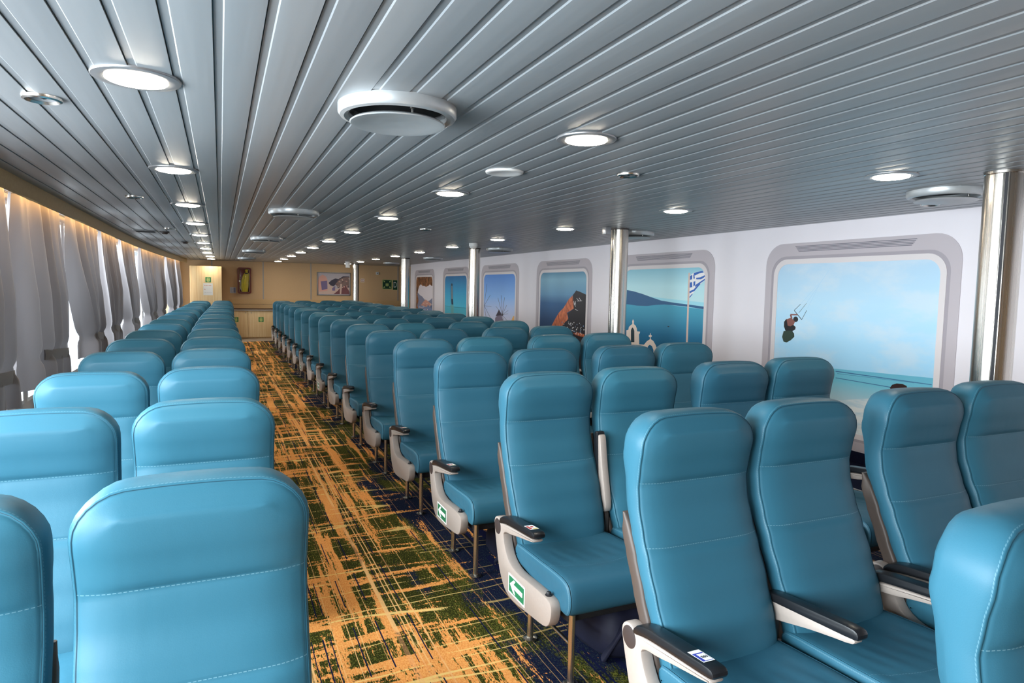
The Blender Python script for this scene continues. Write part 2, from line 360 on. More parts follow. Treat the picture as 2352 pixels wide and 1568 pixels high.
# window glass: thin pane
M_GLASS = bpy.data.materials.new('window_glass'); M_GLASS.use_nodes = True
g = G(M_GLASS); tp = g.n('ShaderNodeBsdfTransparent'); tp.inputs[0].default_value = (.94, .96, .97, 1)
gl = g.n('ShaderNodeBsdfGlossy'); gl.inputs['Roughness'].default_value = .02
ms = g.n('ShaderNodeMixShader'); ms.inputs[0].default_value = .05
g.l(tp.outputs[0], ms.inputs[1]); g.l(gl.outputs[0], ms.inputs[2])
g.l(ms.outputs[0], g.t.nodes['Material Output'].inputs[0])
M_LED = mat('warm_led_strip', (255, 210, 140), .5, emit=(255, 200, 122), estr=42.)
MURAL_ART = {
 'A': [
  ('sea','sea_turq',[(4.822,0.837),(4.052,0.855),(3.161,0.887),(3.125,0.372),(4.797,-0.013)]),
  ('beach','sand',[(4.825,0.408),(4.033,0.582),(3.153,0.768),(3.125,0.372),(4.797,-0.013)]),
  ('wave','navy_ink',[(4.045,0.83),(3.201,0.832),(3.201,0.838),(4.044,0.838)]),
  ('wave','navy_ink',[(4.041,0.775),(3.53,0.766),(3.53,0.772),(4.04,0.781)]),
  ('wave','navy_ink',[(4.026,0.815),(3.337,0.829),(3.337,0.831),(4.025,0.818)]),
  ('bystander_head','hair_ink',[(3.534,0.764),(3.516,0.791),(3.478,0.807),(3.43,0.809),(3.396,0.799),(3.387,0.78),(3.426,0.754),(3.513,0.741)]),
  ('kite_surfer','ink',[(4.53,1.339),(4.438,1.257),(4.433,1.261),(4.525,1.342)]),
  ('kite_surfer','ink',[(4.526,1.339),(4.456,1.398),(4.459,1.401),(4.529,1.342)]),
  ('kite_surfer','ink',[(4.433,1.258),(4.383,1.345),(4.387,1.347),(4.437,1.26)]),
  ('kite_surfer','ink',[(4.471,1.318),(4.391,1.408),(4.394,1.409),(4.474,1.32)]),
  ('kite_surfer','line_blue',[(4.457,1.399),(4.27,1.584),(4.272,1.585),(4.459,1.4)]),
  ('kite_surfer','line_blue',[(4.391,1.408),(4.173,1.695),(4.175,1.696),(4.394,1.409)]),
  ('kite_surfer','line_blue',[(4.376,1.364),(4.268,1.564),(4.27,1.565),(4.378,1.365)]),
  ('kite_surfer','skin_ink',[(4.568,1.293),(4.484,1.296),(4.485,1.309),(4.569,1.306)]),
  ('kite_surfer','skin_ink',[(4.575,1.297),(4.559,1.26),(4.541,1.265),(4.557,1.302)]),
  ('kite_surfer','ink',[(4.475,1.26),(4.48,1.245),(4.494,1.235),(4.512,1.234),(4.528,1.243),(4.534,1.257),(4.53,1.273),(4.515,1.283),(4.497,1.284),(4.482,1.275)]),
  ('kite_surfer','skin_ink',[(4.611,1.254),(4.557,1.272),(4.51,1.237),(4.529,1.198),(4.572,1.183),(4.607,1.194)]),
  ('kite_surfer','ink',[(4.612,1.259),(4.594,1.195),(4.559,1.191),(4.53,1.207),(4.499,1.189),(4.503,1.165),(4.536,1.149),(4.514,1.126),(4.574,1.111),(4.619,1.149),(4.639,1.187),(4.639,1.23)]),
  ('kite_surfer','olive_ink',[(4.639,1.143),(4.556,1.153),(4.514,1.129),(4.509,1.097),(4.55,1.062),(4.597,1.038),(4.635,1.044),(4.654,1.087)]),
 ],
 'B': [
  ('haze','haze',[(6.775,1.429),(6.292,1.403),(5.763,1.381),(5.758,1.312),(6.766,1.277)]),
  ('sea','sea_deep',[(8.486,1.366),(7.251,1.321),(6.48,1.342),(5.758,1.305),(5.685,0.128),(8.393,-0.376)]),
  ('island','island',[(8.287,1.536),(7.707,1.539),(7.261,1.503),(7.137,1.491),(6.945,1.461),(6.715,1.416),(6.539,1.384),(6.29,1.365),(6.029,1.351),(5.769,1.336),(5.768,1.306),(6.027,1.325),(6.288,1.335),(6.48,1.34),(6.651,1.329),(6.829,1.311),(7.046,1.309),(7.251,1.321),(7.695,1.309),(8.274,1.298)]),
  ('flagpole','pole_ink',[(6.056,1.708),(6.029,1.708),(6.015,0.482),(6.052,0.477)]),
  ('flag','white_ink',[(6.027,1.676),(5.97,1.707),(5.903,1.718),(5.82,1.728),(5.776,1.696),(5.772,1.626),(5.846,1.579),(5.927,1.515),(6.023,1.424)]),
  ('flag','flag_blue',[(6.027,1.674),(5.989,1.683),(5.989,1.635),(6.027,1.63)]),
  ('flag','flag_blue',[(5.971,1.685),(5.955,1.691),(5.943,1.644),(5.967,1.64)]),
  ('flag','flag_blue',[(6.026,1.599),(5.987,1.604),(5.981,1.548),(6.027,1.542)]),
  ('flag','flag_blue',[(5.965,1.608),(5.933,1.615),(5.933,1.571),(5.962,1.554)]),
  ('flag','flag_blue',[(5.969,1.703),(5.909,1.716),(5.82,1.727),(5.797,1.708),(5.878,1.698),(5.947,1.675)]),
  ('flag','flag_blue',[(5.923,1.651),(5.851,1.656),(5.775,1.681),(5.774,1.661),(5.838,1.634),(5.916,1.634)]),
  ('flag','flag_blue',[(5.931,1.571),(5.773,1.643),(5.772,1.626),(5.87,1.579),(5.935,1.547)]),
  ('flag','flag_blue',[(6.026,1.502),(5.958,1.521),(5.865,1.591),(5.844,1.583),(5.939,1.506),(6.024,1.477)]),
  ('flag','flag_blue',[(6.023,1.441),(5.974,1.478),(5.973,1.466),(6.023,1.424)]),
  ('chapel_bell_tower','pink_ink',[(7.265,0.982),(7.22,0.99),(7.209,1.028),(7.161,1.059),(7.132,1.07),(7.139,1.107),(7.12,1.135),(7.099,1.109),(7.1,1.072),(7.06,1.055),(7.03,1.02),(7.02,0.984),(6.956,0.984),(6.963,0.961),(6.978,0.95),(6.967,0.823),(6.862,0.827),(6.803,0.877),(6.744,0.904),(6.743,0.931),(6.769,0.934),(6.77,0.951),(6.744,0.956),(6.741,0.98),(6.731,0.981),(6.728,0.957),(6.705,0.953),(6.705,0.941),(6.727,0.932),(6.725,0.907),(6.669,0.888),(6.622,0.843),(6.598,0.81),(6.585,0.582),(7.237,0.507)]),
  ('chapel_bell_tower','dark_teal_ink',[(7.152,0.836),(7.16,0.984),(7.15,1.008),(7.127,1.028),(7.1,1.011),(7.084,0.985),(7.075,0.842)]),
  ('chapel_bell_tower','sea_deep',[(6.797,0.774),(6.777,0.816),(6.74,0.837),(6.695,0.824),(6.662,0.778),(6.643,0.575),(6.785,0.559)]),
  ('boat','ink',[(6.405,1.086),(6.365,1.088),(6.373,1.078),(6.395,1.076)]),
 ],
 'C': [
  ('cliff','rock_dark',[(8.623,1.488),(8.498,1.467),(8.314,1.427),(8.263,0.253),(9.424,0.104),(9.227,0.791),(9.04,0.933),(8.833,1.072),(8.889,1.133),(8.685,1.216),(8.726,1.414)]),
  ('cliff','rock_orange',[(8.731,1.412),(8.704,1.328),(8.685,1.216),(8.89,1.146),(8.845,1.052),(8.962,0.989),(9.067,0.919),(9.433,0.87),(9.392,0.919),(9.269,1.039),(9.147,1.142),(9.001,1.218),(8.847,1.35)]),
  ('cliff','rock_orange',[(8.691,0.847),(8.54,0.87),(8.343,0.852),(8.353,0.815),(8.562,0.818)]),
  ('path','white_ink',[(8.696,1.327),(8.667,1.266),(8.657,1.267),(8.686,1.329)]),
  ('path','white_ink',[(8.669,1.303),(8.635,1.242),(8.626,1.243),(8.659,1.304)]),
  ('path','white_ink',[(8.649,1.209),(8.56,1.187),(8.555,1.192),(8.644,1.213)]),
  ('path','white_ink',[(8.608,1.371),(8.531,1.33),(8.524,1.333),(8.601,1.375)]),
  ('path','white_ink',[(8.534,1.379),(8.47,1.332),(8.462,1.335),(8.526,1.382)]),
  ('path','white_ink',[(8.589,1.328),(8.442,1.337),(8.443,1.342),(8.59,1.333)]),
  ('path','white_ink',[(8.645,1.329),(8.63,1.28),(8.62,1.28),(8.635,1.33)]),
  ('village','white_ink',[(8.893,0.928),(8.875,0.932),(8.874,0.916),(8.893,0.915)]),
  ('village','ink',[(8.631,0.849),(8.61,0.853),(8.609,0.843),(8.631,0.841)]),
  ('village','white_ink',[(8.68,0.94),(8.662,0.943),(8.661,0.925),(8.68,0.924)]),
  ('village','white_ink',[(8.611,0.853),(8.586,0.857),(8.585,0.841),(8.61,0.84)]),
  ('village','bluegrey_ink',[(8.946,0.856),(8.935,0.859),(8.934,0.841),(8.946,0.841)]),
  ('village','ink',[(8.726,0.909),(8.698,0.914),(8.697,0.897),(8.725,0.895)]),
  ('village','bluegrey_ink',[(8.78,0.893),(8.76,0.896),(8.759,0.877),(8.779,0.876)]),
  ('village','ink',[(8.999,0.99),(8.983,0.993),(8.982,0.973),(8.998,0.973)]),
  ('village','ink',[(8.514,0.869),(8.488,0.874),(8.487,0.859),(8.514,0.857)]),
  ('village','bluegrey_ink',[(8.648,0.884),(8.624,0.888),(8.623,0.869),(8.647,0.868)]),
  ('village','white_ink',[(8.377,0.927),(8.351,0.931),(8.35,0.912),(8.376,0.91)]),
  ('village','white_ink',[(8.562,0.939),(8.541,0.943),(8.54,0.931),(8.562,0.93)]),
  ('village','white_ink',[(8.72,0.923),(8.7,0.927),(8.7,0.914),(8.72,0.913)]),
  ('village','white_ink',[(8.775,1.0),(8.758,1.003),(8.757,0.985),(8.774,0.985)]),
  ('village','bluegrey_ink',[(9.033,0.908),(9.022,0.911),(9.021,0.894),(9.033,0.893)]),
  ('village','white_ink',[(8.67,0.88),(8.655,0.883),(8.654,0.872),(8.67,0.871)]),
  ('village','white_ink',[(8.846,1.008),(8.823,1.012),(8.823,1.002),(8.846,1.001)]),
  ('village','bluegrey_ink',[(8.393,0.978),(8.37,0.982),(8.369,0.963),(8.392,0.962)]),
  ('village','ink',[(8.836,0.863),(8.807,0.867),(8.806,0.854),(8.835,0.852)]),
  ('village','bluegrey_ink',[(8.456,0.915),(8.433,0.919),(8.433,0.91),(8.456,0.908)]),
  ('village','bluegrey_ink',[(8.755,0.907),(8.74,0.911),(8.739,0.899),(8.755,0.898)]),
  ('village','bluegrey_ink',[(8.694,0.939),(8.684,0.942),(8.683,0.929),(8.693,0.928)]),
  ('village','bluegrey_ink',[(9.051,0.907),(9.027,0.911),(9.026,0.901),(9.051,0.899)]),
  ('village','ink',[(8.731,0.916),(8.714,0.919),(8.713,0.902),(8.73,0.901)]),
  ('village','bluegrey_ink',[(9.054,1.0),(9.029,1.004),(9.028,0.984),(9.054,0.982)]),
  ('village','bluegrey_ink',[(8.62,0.939),(8.607,0.942),(8.606,0.932),(8.62,0.931)]),
  ('village','white_ink',[(8.475,0.94),(8.463,0.943),(8.462,0.925),(8.474,0.924)]),
  ('village','white_ink',[(8.845,0.984),(8.818,0.988),(8.817,0.976),(8.844,0.975)]),
  ('village','white_ink',[(8.585,0.922),(8.564,0.926),(8.562,0.907),(8.585,0.905)]),
  ('village','white_ink',[(8.749,0.886),(8.735,0.889),(8.735,0.876),(8.748,0.876)]),
  ('village','white_ink',[(8.448,0.953),(8.436,0.956),(8.436,0.942),(8.448,0.941)]),
  ('village','bluegrey_ink',[(8.836,0.883),(8.813,0.887),(8.812,0.869),(8.835,0.867)]),
  ('village','bluegrey_ink',[(8.496,0.876),(8.479,0.88),(8.479,0.87),(8.495,0.869)]),
  ('village','bluegrey_ink',[(8.693,0.89),(8.674,0.894),(8.673,0.878),(8.693,0.877)]),
  ('village','white_ink',[(8.766,0.958),(8.737,0.962),(8.736,0.951),(8.765,0.95)]),
  ('village','white_ink',[(8.722,0.891),(8.699,0.895),(8.698,0.881),(8.721,0.879)]),
  ('village','bluegrey_ink',[(9.044,0.934),(9.016,0.938),(9.016,0.92),(9.043,0.919)]),
  ('village','bluegrey_ink',[(8.675,0.885),(8.648,0.889),(8.647,0.871),(8.675,0.869)]),
  ('village','white_ink',[(8.981,0.973),(8.97,0.976),(8.969,0.958),(8.98,0.957)]),
  ('village','white_ink',[(8.435,0.856),(8.426,0.859),(8.425,0.843),(8.435,0.842)]),
  ('village','white_ink',[(8.709,0.989),(8.699,0.992),(8.698,0.977),(8.708,0.976)]),
  ('village','ink',[(8.411,0.921),(8.396,0.924),(8.395,0.906),(8.41,0.905)]),
  ('village','white_ink',[(8.5,1.012),(8.488,1.015),(8.487,0.997),(8.499,0.996)]),
  ('village','white_ink',[(8.939,0.884),(8.909,0.889),(8.908,0.87),(8.938,0.868)]),
  ('village','white_ink',[(8.717,0.934),(8.699,0.938),(8.698,0.92),(8.716,0.919)]),
  ('village','white_ink',[(8.872,0.932),(8.852,0.936),(8.852,0.922),(8.871,0.92)]),
  ('village','white_ink',[(8.465,0.913),(8.454,0.916),(8.453,0.902),(8.464,0.902)]),
  ('village','bluegrey_ink',[(8.47,0.989),(8.455,0.993),(8.454,0.981),(8.47,0.98)]),
  ('village','bluegrey_ink',[(8.79,0.96),(8.773,0.963),(8.773,0.951),(8.789,0.95)]),
  ('village','white_ink',[(8.762,1.004),(8.752,1.007),(8.751,0.99),(8.761,0.99)]),
  ('village','ink',[(8.667,1.023),(8.648,1.026),(8.647,1.01),(8.666,1.009)]),
  ('village','bluegrey_ink',[(8.616,0.959),(8.605,0.962),(8.604,0.947),(8.615,0.946)]),
  ('village','bluegrey_ink',[(8.763,0.911),(8.743,0.915),(8.742,0.903),(8.762,0.902)]),
  ('village','bluegrey_ink',[(8.578,0.991),(8.559,0.995),(8.558,0.976),(8.577,0.975)]),
  ('village','ink',[(8.794,0.876),(8.767,0.88),(8.766,0.868),(8.793,0.867)]),
  ('village','ink',[(8.572,0.829),(8.545,0.833),(8.544,0.819),(8.571,0.817)]),
  ('village','white_ink',[(8.59,0.873),(8.578,0.877),(8.577,0.862),(8.589,0.861)]),
  ('village','white_ink',[(8.73,0.988),(8.712,0.992),(8.711,0.977),(8.729,0.976)]),
  ('village','white_ink',[(8.598,0.912),(8.581,0.915),(8.58,0.897),(8.597,0.896)]),
  ('village','white_ink',[(8.471,0.871),(8.443,0.875),(8.442,0.86),(8.47,0.858)]),
  ('village','white_ink',[(9.038,0.882),(9.016,0.886),(9.015,0.869),(9.037,0.867)]),
  ('village','white_ink',[(8.675,1.013),(8.654,1.017),(8.653,1.002),(8.674,1.001)]),
  ('village','ink',[(8.488,0.987),(8.473,0.99),(8.472,0.975),(8.487,0.974)]),
  ('village','white_ink',[(8.882,0.92),(8.852,0.924),(8.851,0.909),(8.882,0.907)]),
  ('village','white_ink',[(8.798,0.984),(8.769,0.989),(8.768,0.97),(8.798,0.969)]),
  ('village','ink',[(8.768,0.932),(8.745,0.935),(8.744,0.916),(8.767,0.915)]),
  ('village','ink',[(8.954,0.948),(8.924,0.953),(8.923,0.942),(8.953,0.94)]),
  ('village','white_ink',[(8.534,0.851),(8.516,0.855),(8.515,0.838),(8.533,0.837)]),
  ('village','white_ink',[(8.965,0.889),(8.951,0.892),(8.95,0.878),(8.964,0.877)]),
  ('village','bluegrey_ink',[(8.467,0.897),(8.445,0.901),(8.444,0.883),(8.467,0.881)]),
 ],
 'D': [
  ('windmill','mill_ink',[(11.778,0.452),(11.769,0.935),(11.633,0.989),(11.45,0.994),(11.378,0.907),(11.327,0.488)]),
  ('windmill','mill_roof',[(11.585,1.105),(11.749,0.965),(11.592,0.988),(11.438,0.995)]),
  ('windmill','mill_roof',[(11.412,1.007),(11.642,1.323),(11.655,1.321),(11.424,1.006)]),
  ('windmill','mill_roof',[(11.412,1.007),(11.48,1.372),(11.493,1.372),(11.425,1.006)]),
  ('windmill','mill_roof',[(11.412,1.006),(11.319,1.336),(11.332,1.336),(11.425,1.007)]),
  ('windmill','mill_roof',[(11.412,1.006),(11.215,1.191),(11.227,1.193),(11.424,1.007)]),
  ('windmill','mill_roof',[(11.414,1.005),(11.136,1.101),(11.144,1.104),(11.422,1.008)]),
  ('windmill','mill_roof',[(11.417,1.004),(11.147,1.039),(11.15,1.043),(11.42,1.009)]),
  ('windmill','mill_roof',[(11.413,1.008),(11.74,1.162),(11.751,1.159),(11.423,1.005)]),
  ('windmill','mill_roof',[(11.423,1.005),(11.154,0.893),(11.145,0.897),(11.413,1.008)]),
  ('windmill','mill_roof',[(11.424,1.006),(11.308,0.817),(11.296,0.818),(11.412,1.007)]),
  ('windmill','mill_roof',[(11.374,1.008),(11.386,0.995),(11.417,0.988),(11.449,0.992),(11.462,1.005),(11.45,1.018),(11.419,1.025),(11.388,1.021)]),
  ('windmill_sail','mill_roof',[(12.353,1.149),(12.027,1.37),(12.039,1.373),(12.365,1.151)]),
  ('windmill_sail','mill_roof',[(12.36,1.148),(11.972,1.143),(11.97,1.148),(12.358,1.153)]),
  ('windmill_sail','mill_roof',[(12.365,1.149),(12.02,0.923),(12.007,0.926),(12.352,1.152)]),
  ('windmill_sail','mill_roof',[(12.352,1.15),(12.212,1.583),(12.226,1.583),(12.366,1.15)]),
  ('windmill_sail','mill_roof',[(12.366,1.15),(12.252,0.929),(12.238,0.931),(12.352,1.151)]),
  ('sunlit_roof','amber_ink',[(11.015,0.879),(10.969,0.95),(10.908,1.006),(10.868,1.007),(10.859,0.828),(11.031,0.818)]),
 ],
 'E': [
  ('water','water_cyan',[(14.901,1.066),(14.291,1.081),(13.4,1.067),(13.359,0.016),(14.86,-0.135)]),
  ('horizon','teal_ink',[(14.886,1.069),(14.41,1.066),(14.408,1.073),(14.884,1.076)]),
  ('horizon','teal_ink',[(14.262,1.061),(13.414,1.063),(13.413,1.069),(14.261,1.068)]),
  ('rock_stack','stack_ink',[(14.463,1.573),(14.405,1.606),(14.345,1.582),(14.307,1.347),(14.297,1.233),(14.275,1.116),(14.411,1.117),(14.446,1.249)]),
  ('rock_stack','stack_light',[(14.415,1.544),(14.373,1.544),(14.339,1.244),(14.41,1.243)]),
  ('reflection','reflect_ink',[(14.486,1.105),(14.269,1.111),(14.244,0.99),(14.269,0.88),(14.408,0.874),(14.452,0.992)]),
 ],
 'F': [
  ('mountain','mount_ink',[(17.288,1.371),(17.003,1.286),(16.805,1.257),(16.59,1.18),(16.27,1.149),(16.124,1.174),(15.876,1.247),(15.867,0.972),(17.276,0.925)]),
  ('harbour','harbour_ink',[(17.319,1.007),(15.87,1.05),(15.829,-0.233),(17.282,-0.38)]),
  ('village','village_ink',[(16.955,1.023),(16.723,1.117),(16.495,1.187),(16.27,1.147),(15.959,1.073),(16.12,1.027),(16.267,1.054),(16.414,0.997)]),
  ('village','pink_ink',[(16.401,0.945),(16.316,0.948),(16.316,0.926),(16.4,0.923)]),
  ('village','village_ink',[(17.119,0.982),(17.018,0.985),(17.017,0.966),(17.118,0.963)]),
  ('village','pink_ink',[(17.014,0.984),(16.958,0.986),(16.958,0.969),(17.013,0.967)]),
  ('village','ink',[(16.845,0.932),(16.78,0.935),(16.78,0.923),(16.845,0.921)]),
  ('village','village_ink',[(16.954,0.914),(16.906,0.916),(16.906,0.898),(16.954,0.896)]),
  ('village','village_ink',[(16.987,0.874),(16.947,0.876),(16.946,0.855),(16.986,0.854)]),
  ('village','village_ink',[(16.119,1.05),(16.027,1.053),(16.027,1.037),(16.119,1.034)]),
  ('village','ink',[(16.926,0.878),(16.874,0.879),(16.874,0.856),(16.926,0.854)]),
  ('village','white_ink',[(16.787,1.015),(16.738,1.017),(16.738,1.006),(16.787,1.004)]),
  ('village','mount_ink',[(16.745,0.917),(16.67,0.92),(16.669,0.902),(16.744,0.899)]),
  ('village','village_ink',[(17.073,1.008),(17.013,1.01),(17.013,0.99),(17.072,0.988)]),
  ('village','white_ink',[(16.567,0.948),(16.526,0.949),(16.525,0.926),(16.567,0.924)]),
  ('village','ink',[(16.033,1.038),(15.974,1.04),(15.973,1.024),(16.032,1.022)]),
  ('village','village_ink',[(16.705,0.97),(16.666,0.972),(16.665,0.962),(16.705,0.961)]),
  ('village','ink',[(16.399,0.9),(16.354,0.902),(16.354,0.89),(16.398,0.888)]),
  ('village','white_ink',[(16.732,1.018),(16.661,1.02),(16.661,1.0),(16.732,0.998)]),
  ('village','ink',[(16.439,0.936),(16.38,0.938),(16.38,0.925),(16.439,0.923)]),
  ('village','village_ink',[(16.038,1.094),(15.983,1.095),(15.982,1.078),(16.038,1.077)]),
  ('village','mount_ink',[(16.734,0.894),(16.662,0.897),(16.661,0.884),(16.734,0.881)]),
  ('village','mount_ink',[(16.776,0.92),(16.698,0.923),(16.697,0.903),(16.775,0.9)]),
  ('village','pink_ink',[(15.981,1.081),(15.943,1.082),(15.942,1.059),(15.98,1.058)]),
  ('village','mount_ink',[(16.063,1.106),(15.985,1.108),(15.984,1.094),(16.063,1.092)]),
  ('village','white_ink',[(16.599,1.008),(16.558,1.009),(16.557,0.987),(16.599,0.985)]),
  ('village','pink_ink',[(16.199,1.038),(16.15,1.04),(16.149,1.017),(16.198,1.015)]),
  ('village','ink',[(16.03,0.981),(15.949,0.984),(15.949,0.974),(16.03,0.972)]),
  ('village','pink_ink',[(16.7,1.083),(16.636,1.085),(16.635,1.074),(16.7,1.072)]),
  ('village','mount_ink',[(16.137,0.905),(16.075,0.907),(16.074,0.892),(16.137,0.89)]),
  ('village','ink',[(16.572,1.037),(16.51,1.038),(16.51,1.028),(16.572,1.026)]),
  ('village','mount_ink',[(16.174,0.997),(16.127,0.999),(16.127,0.977),(16.174,0.975)]),
  ('village','pink_ink',[(16.931,0.982),(16.859,0.984),(16.859,0.967),(16.931,0.965)]),
  ('village','white_ink',[(16.709,0.925),(16.623,0.928),(16.623,0.909),(16.709,0.906)]),
  ('village','ink',[(16.246,1.031),(16.168,1.033),(16.168,1.021),(16.246,1.018)]),
  ('village','mount_ink',[(16.825,0.879),(16.741,0.882),(16.74,0.858),(16.824,0.855)]),
  ('village','mount_ink',[(16.371,0.981),(16.333,0.982),(16.333,0.965),(16.371,0.964)]),
  ('village','mount_ink',[(16.755,1.035),(16.699,1.037),(16.698,1.02),(16.755,1.019)]),
  ('village','mount_ink',[(16.726,0.955),(16.642,0.958),(16.642,0.937),(16.726,0.934)]),
  ('village','mount_ink',[(16.064,1.076),(15.978,1.079),(15.978,1.064),(16.063,1.061)]),
  ('village','mount_ink',[(16.023,1.005),(15.957,1.007),(15.957,0.996),(16.023,0.994)]),
  ('village','ink',[(16.045,1.013),(15.97,1.015),(15.969,0.997),(16.044,0.994)]),
  ('village','ink',[(16.939,0.918),(16.863,0.921),(16.863,0.902),(16.939,0.899)]),
  ('village','white_ink',[(16.781,0.973),(16.689,0.976),(16.689,0.964),(16.781,0.961)]),
  ('village','village_ink',[(16.912,0.962),(16.833,0.964),(16.833,0.953),(16.911,0.95)]),
  ('village','white_ink',[(16.396,1.095),(16.331,1.097),(16.331,1.085),(16.396,1.083)]),
  ('village','pink_ink',[(16.098,1.088),(16.007,1.091),(16.006,1.075),(16.098,1.073)]),
  ('village','pink_ink',[(17.11,0.982),(17.046,0.984),(17.045,0.966),(17.11,0.964)]),
  ('cave_arch','cave_ink',[(17.456,1.773),(15.857,1.757),(15.85,1.531),(15.992,1.541),(16.144,1.574),(16.245,1.54),(16.467,1.51),(16.658,1.539),(16.773,1.528),(16.951,1.577),(17.109,1.527),(17.2,1.438),(17.286,1.304),(17.202,1.216),(17.159,1.14),(17.279,1.025),(17.194,0.927),(17.2,0.838),(17.262,0.41),(17.419,0.401)]),
 ],
}
WALL_PICTURE_ART = [
 ('pic_sand',[(2.554,1.649),(2.846,1.628),(2.955,1.492),(3.091,1.411),(3.463,1.474),(3.462,1.256),(2.552,1.25)]),
 ('pic_dark',[(2.867,1.573),(2.955,1.658),(3.064,1.709),(3.153,1.688),(3.283,1.777),(3.463,1.775),(3.463,1.67),(3.091,1.55),(3.009,1.479),(2.927,1.505)]),
 ('pic_town',[(3.064,1.55),(3.173,1.677),(3.283,1.742),(3.463,1.761),(3.465,1.445),(3.338,1.499),(3.228,1.441),(3.132,1.439)]),
 ('pic_wine',[(3.2,1.441),(3.366,1.5),(3.465,1.333),(3.465,1.256),(3.008,1.254),(3.132,1.356)]),
 ('pic_pink',[(2.562,1.594),(2.605,1.747),(2.699,1.808),(2.793,1.769),(2.836,1.669),(2.839,1.351),(2.603,1.32)]),
 ('pic_purple',[(2.651,1.617),(2.833,1.639),(2.839,1.406),(2.681,1.362)]),
 ('pic_purple',[(2.968,1.423),(3.057,1.494),(3.056,1.355),(2.975,1.353)]),
 ('pic_sand',[(3.161,1.45),(3.178,1.451),(3.178,1.424),(3.161,1.424)]),
 ('pic_sand',[(3.128,1.492),(3.155,1.493),(3.155,1.472),(3.128,1.472)]),
 ('pic_wine',[(3.247,1.594),(3.275,1.595),(3.275,1.579),(3.247,1.579)]),
 ('pic_wine',[(3.11,1.652),(3.125,1.653),(3.125,1.636),(3.11,1.635)]),
 ('pic_sand',[(3.253,1.466),(3.286,1.467),(3.286,1.441),(3.253,1.44)]),
 ('pic_sand',[(3.446,1.708),(3.477,1.708),(3.477,1.689),(3.446,1.688)]),
 ('pic_dark',[(3.202,1.527),(3.23,1.527),(3.23,1.502),(3.202,1.501)]),
 ('pic_wine',[(3.293,1.682),(3.308,1.682),(3.308,1.65),(3.293,1.65)]),
 ('pic_wine',[(3.338,1.681),(3.375,1.682),(3.375,1.661),(3.337,1.66)]),
 ('pic_sand',[(3.183,1.62),(3.221,1.621),(3.221,1.606),(3.183,1.606)]),
 ('pic_wine',[(3.274,1.634),(3.298,1.634),(3.298,1.609),(3.274,1.608)]),
 ('pic_sand',[(3.264,1.666),(3.282,1.666),(3.282,1.643),(3.264,1.643)]),
 ('pic_pink',[(3.377,1.484),(3.416,1.485),(3.416,1.461),(3.377,1.461)]),
 ('pic_wine',[(3.168,1.715),(3.191,1.716),(3.191,1.699),(3.168,1.698)]),
 ('pic_wine',[(3.171,1.636),(3.205,1.637),(3.205,1.616),(3.171,1.615)]),
 ('pic_dark',[(3.12,1.458),(3.157,1.459),(3.157,1.447),(3.12,1.446)]),
 ('pic_dark',[(3.188,1.716),(3.223,1.716),(3.223,1.698),(3.188,1.697)]),
 ('pic_wine',[(3.288,1.469),(3.305,1.469),(3.305,1.445),(3.288,1.445)]),
 ('pic_sand',[(3.232,1.556),(3.254,1.557),(3.253,1.543),(3.232,1.543)]),
 ('pic_wine',[(3.323,1.509),(3.351,1.509),(3.351,1.495),(3.323,1.494)]),
 ('pic_dark',[(3.34,1.449),(3.355,1.449),(3.355,1.437),(3.34,1.437)]),
 ('pic_pink',[(3.203,1.536),(3.22,1.536),(3.22,1.519),(3.203,1.518)]),
 ('pic_sand',[(3.436,1.724),(3.473,1.725),(3.473,1.709),(3.436,1.708)]),
 ('pic_dark',[(3.405,1.481),(3.441,1.482),(3.441,1.452),(3.405,1.452)]),
 ('pic_dark',[(3.143,1.448),(3.168,1.449),(3.168,1.436),(3.143,1.435)]),
 ('pic_wine',[(3.261,1.589),(3.279,1.589),(3.279,1.575),(3.261,1.575)]),
 ('pic_wine',[(3.317,1.521),(3.345,1.522),(3.345,1.509),(3.317,1.508)]),
 ('pic_sand',[(3.286,1.494),(3.312,1.494),(3.312,1.482),(3.286,1.481)]),
 ('pic_sand',[(3.243,1.69),(3.276,1.691),(3.276,1.664),(3.242,1.663)]),
 ('pic_dark',[(3.32,1.491),(3.348,1.491),(3.348,1.458),(3.32,1.458)]),
 ('pic_dark',[(3.263,1.631),(3.287,1.631),(3.287,1.608),(3.263,1.608)]),
 ('pic_wine',[(3.08,1.546),(3.118,1.547),(3.118,1.519),(3.08,1.519)]),
 ('pic_pink',[(3.16,1.636),(3.189,1.637),(3.189,1.604),(3.16,1.603)]),
 ('pic_pink',[(3.376,1.517),(3.399,1.517),(3.399,1.499),(3.376,1.499)]),
 ('pic_pink',[(3.368,1.641),(3.405,1.642),(3.405,1.626),(3.368,1.625)]),
 ('pic_wine',[(3.217,1.557),(3.256,1.558),(3.256,1.542),(3.217,1.541)]),
 ('pic_pink',[(3.304,1.487),(3.337,1.487),(3.337,1.455),(3.304,1.454)]),
 ('pic_wine',[(3.382,1.555),(3.406,1.555),(3.406,1.534),(3.382,1.534)]),
 ('pic_wine',[(3.382,1.582),(3.399,1.582),(3.399,1.567),(3.382,1.567)]),
 ('pic_pink',[(3.349,1.647),(3.375,1.648),(3.375,1.634),(3.349,1.634)]),
 ('pic_sand',[(3.2,1.552),(3.255,1.553),(3.227,1.259),(3.186,1.259)]),
]
# ------------------------------------------------------------------ seats
def interp(tab, x):
    if x <= tab[0][0]: return tab[0][1]
    for (a, fa), (b, fb) in zip(tab, tab[1:]):
        if x <= b:
            t = (x - a) / (b - a); t = t * t * (3 - 2 * t) * .5 + t * .5
            return fa + (fb - fa) * t
    return tab[-1][1]

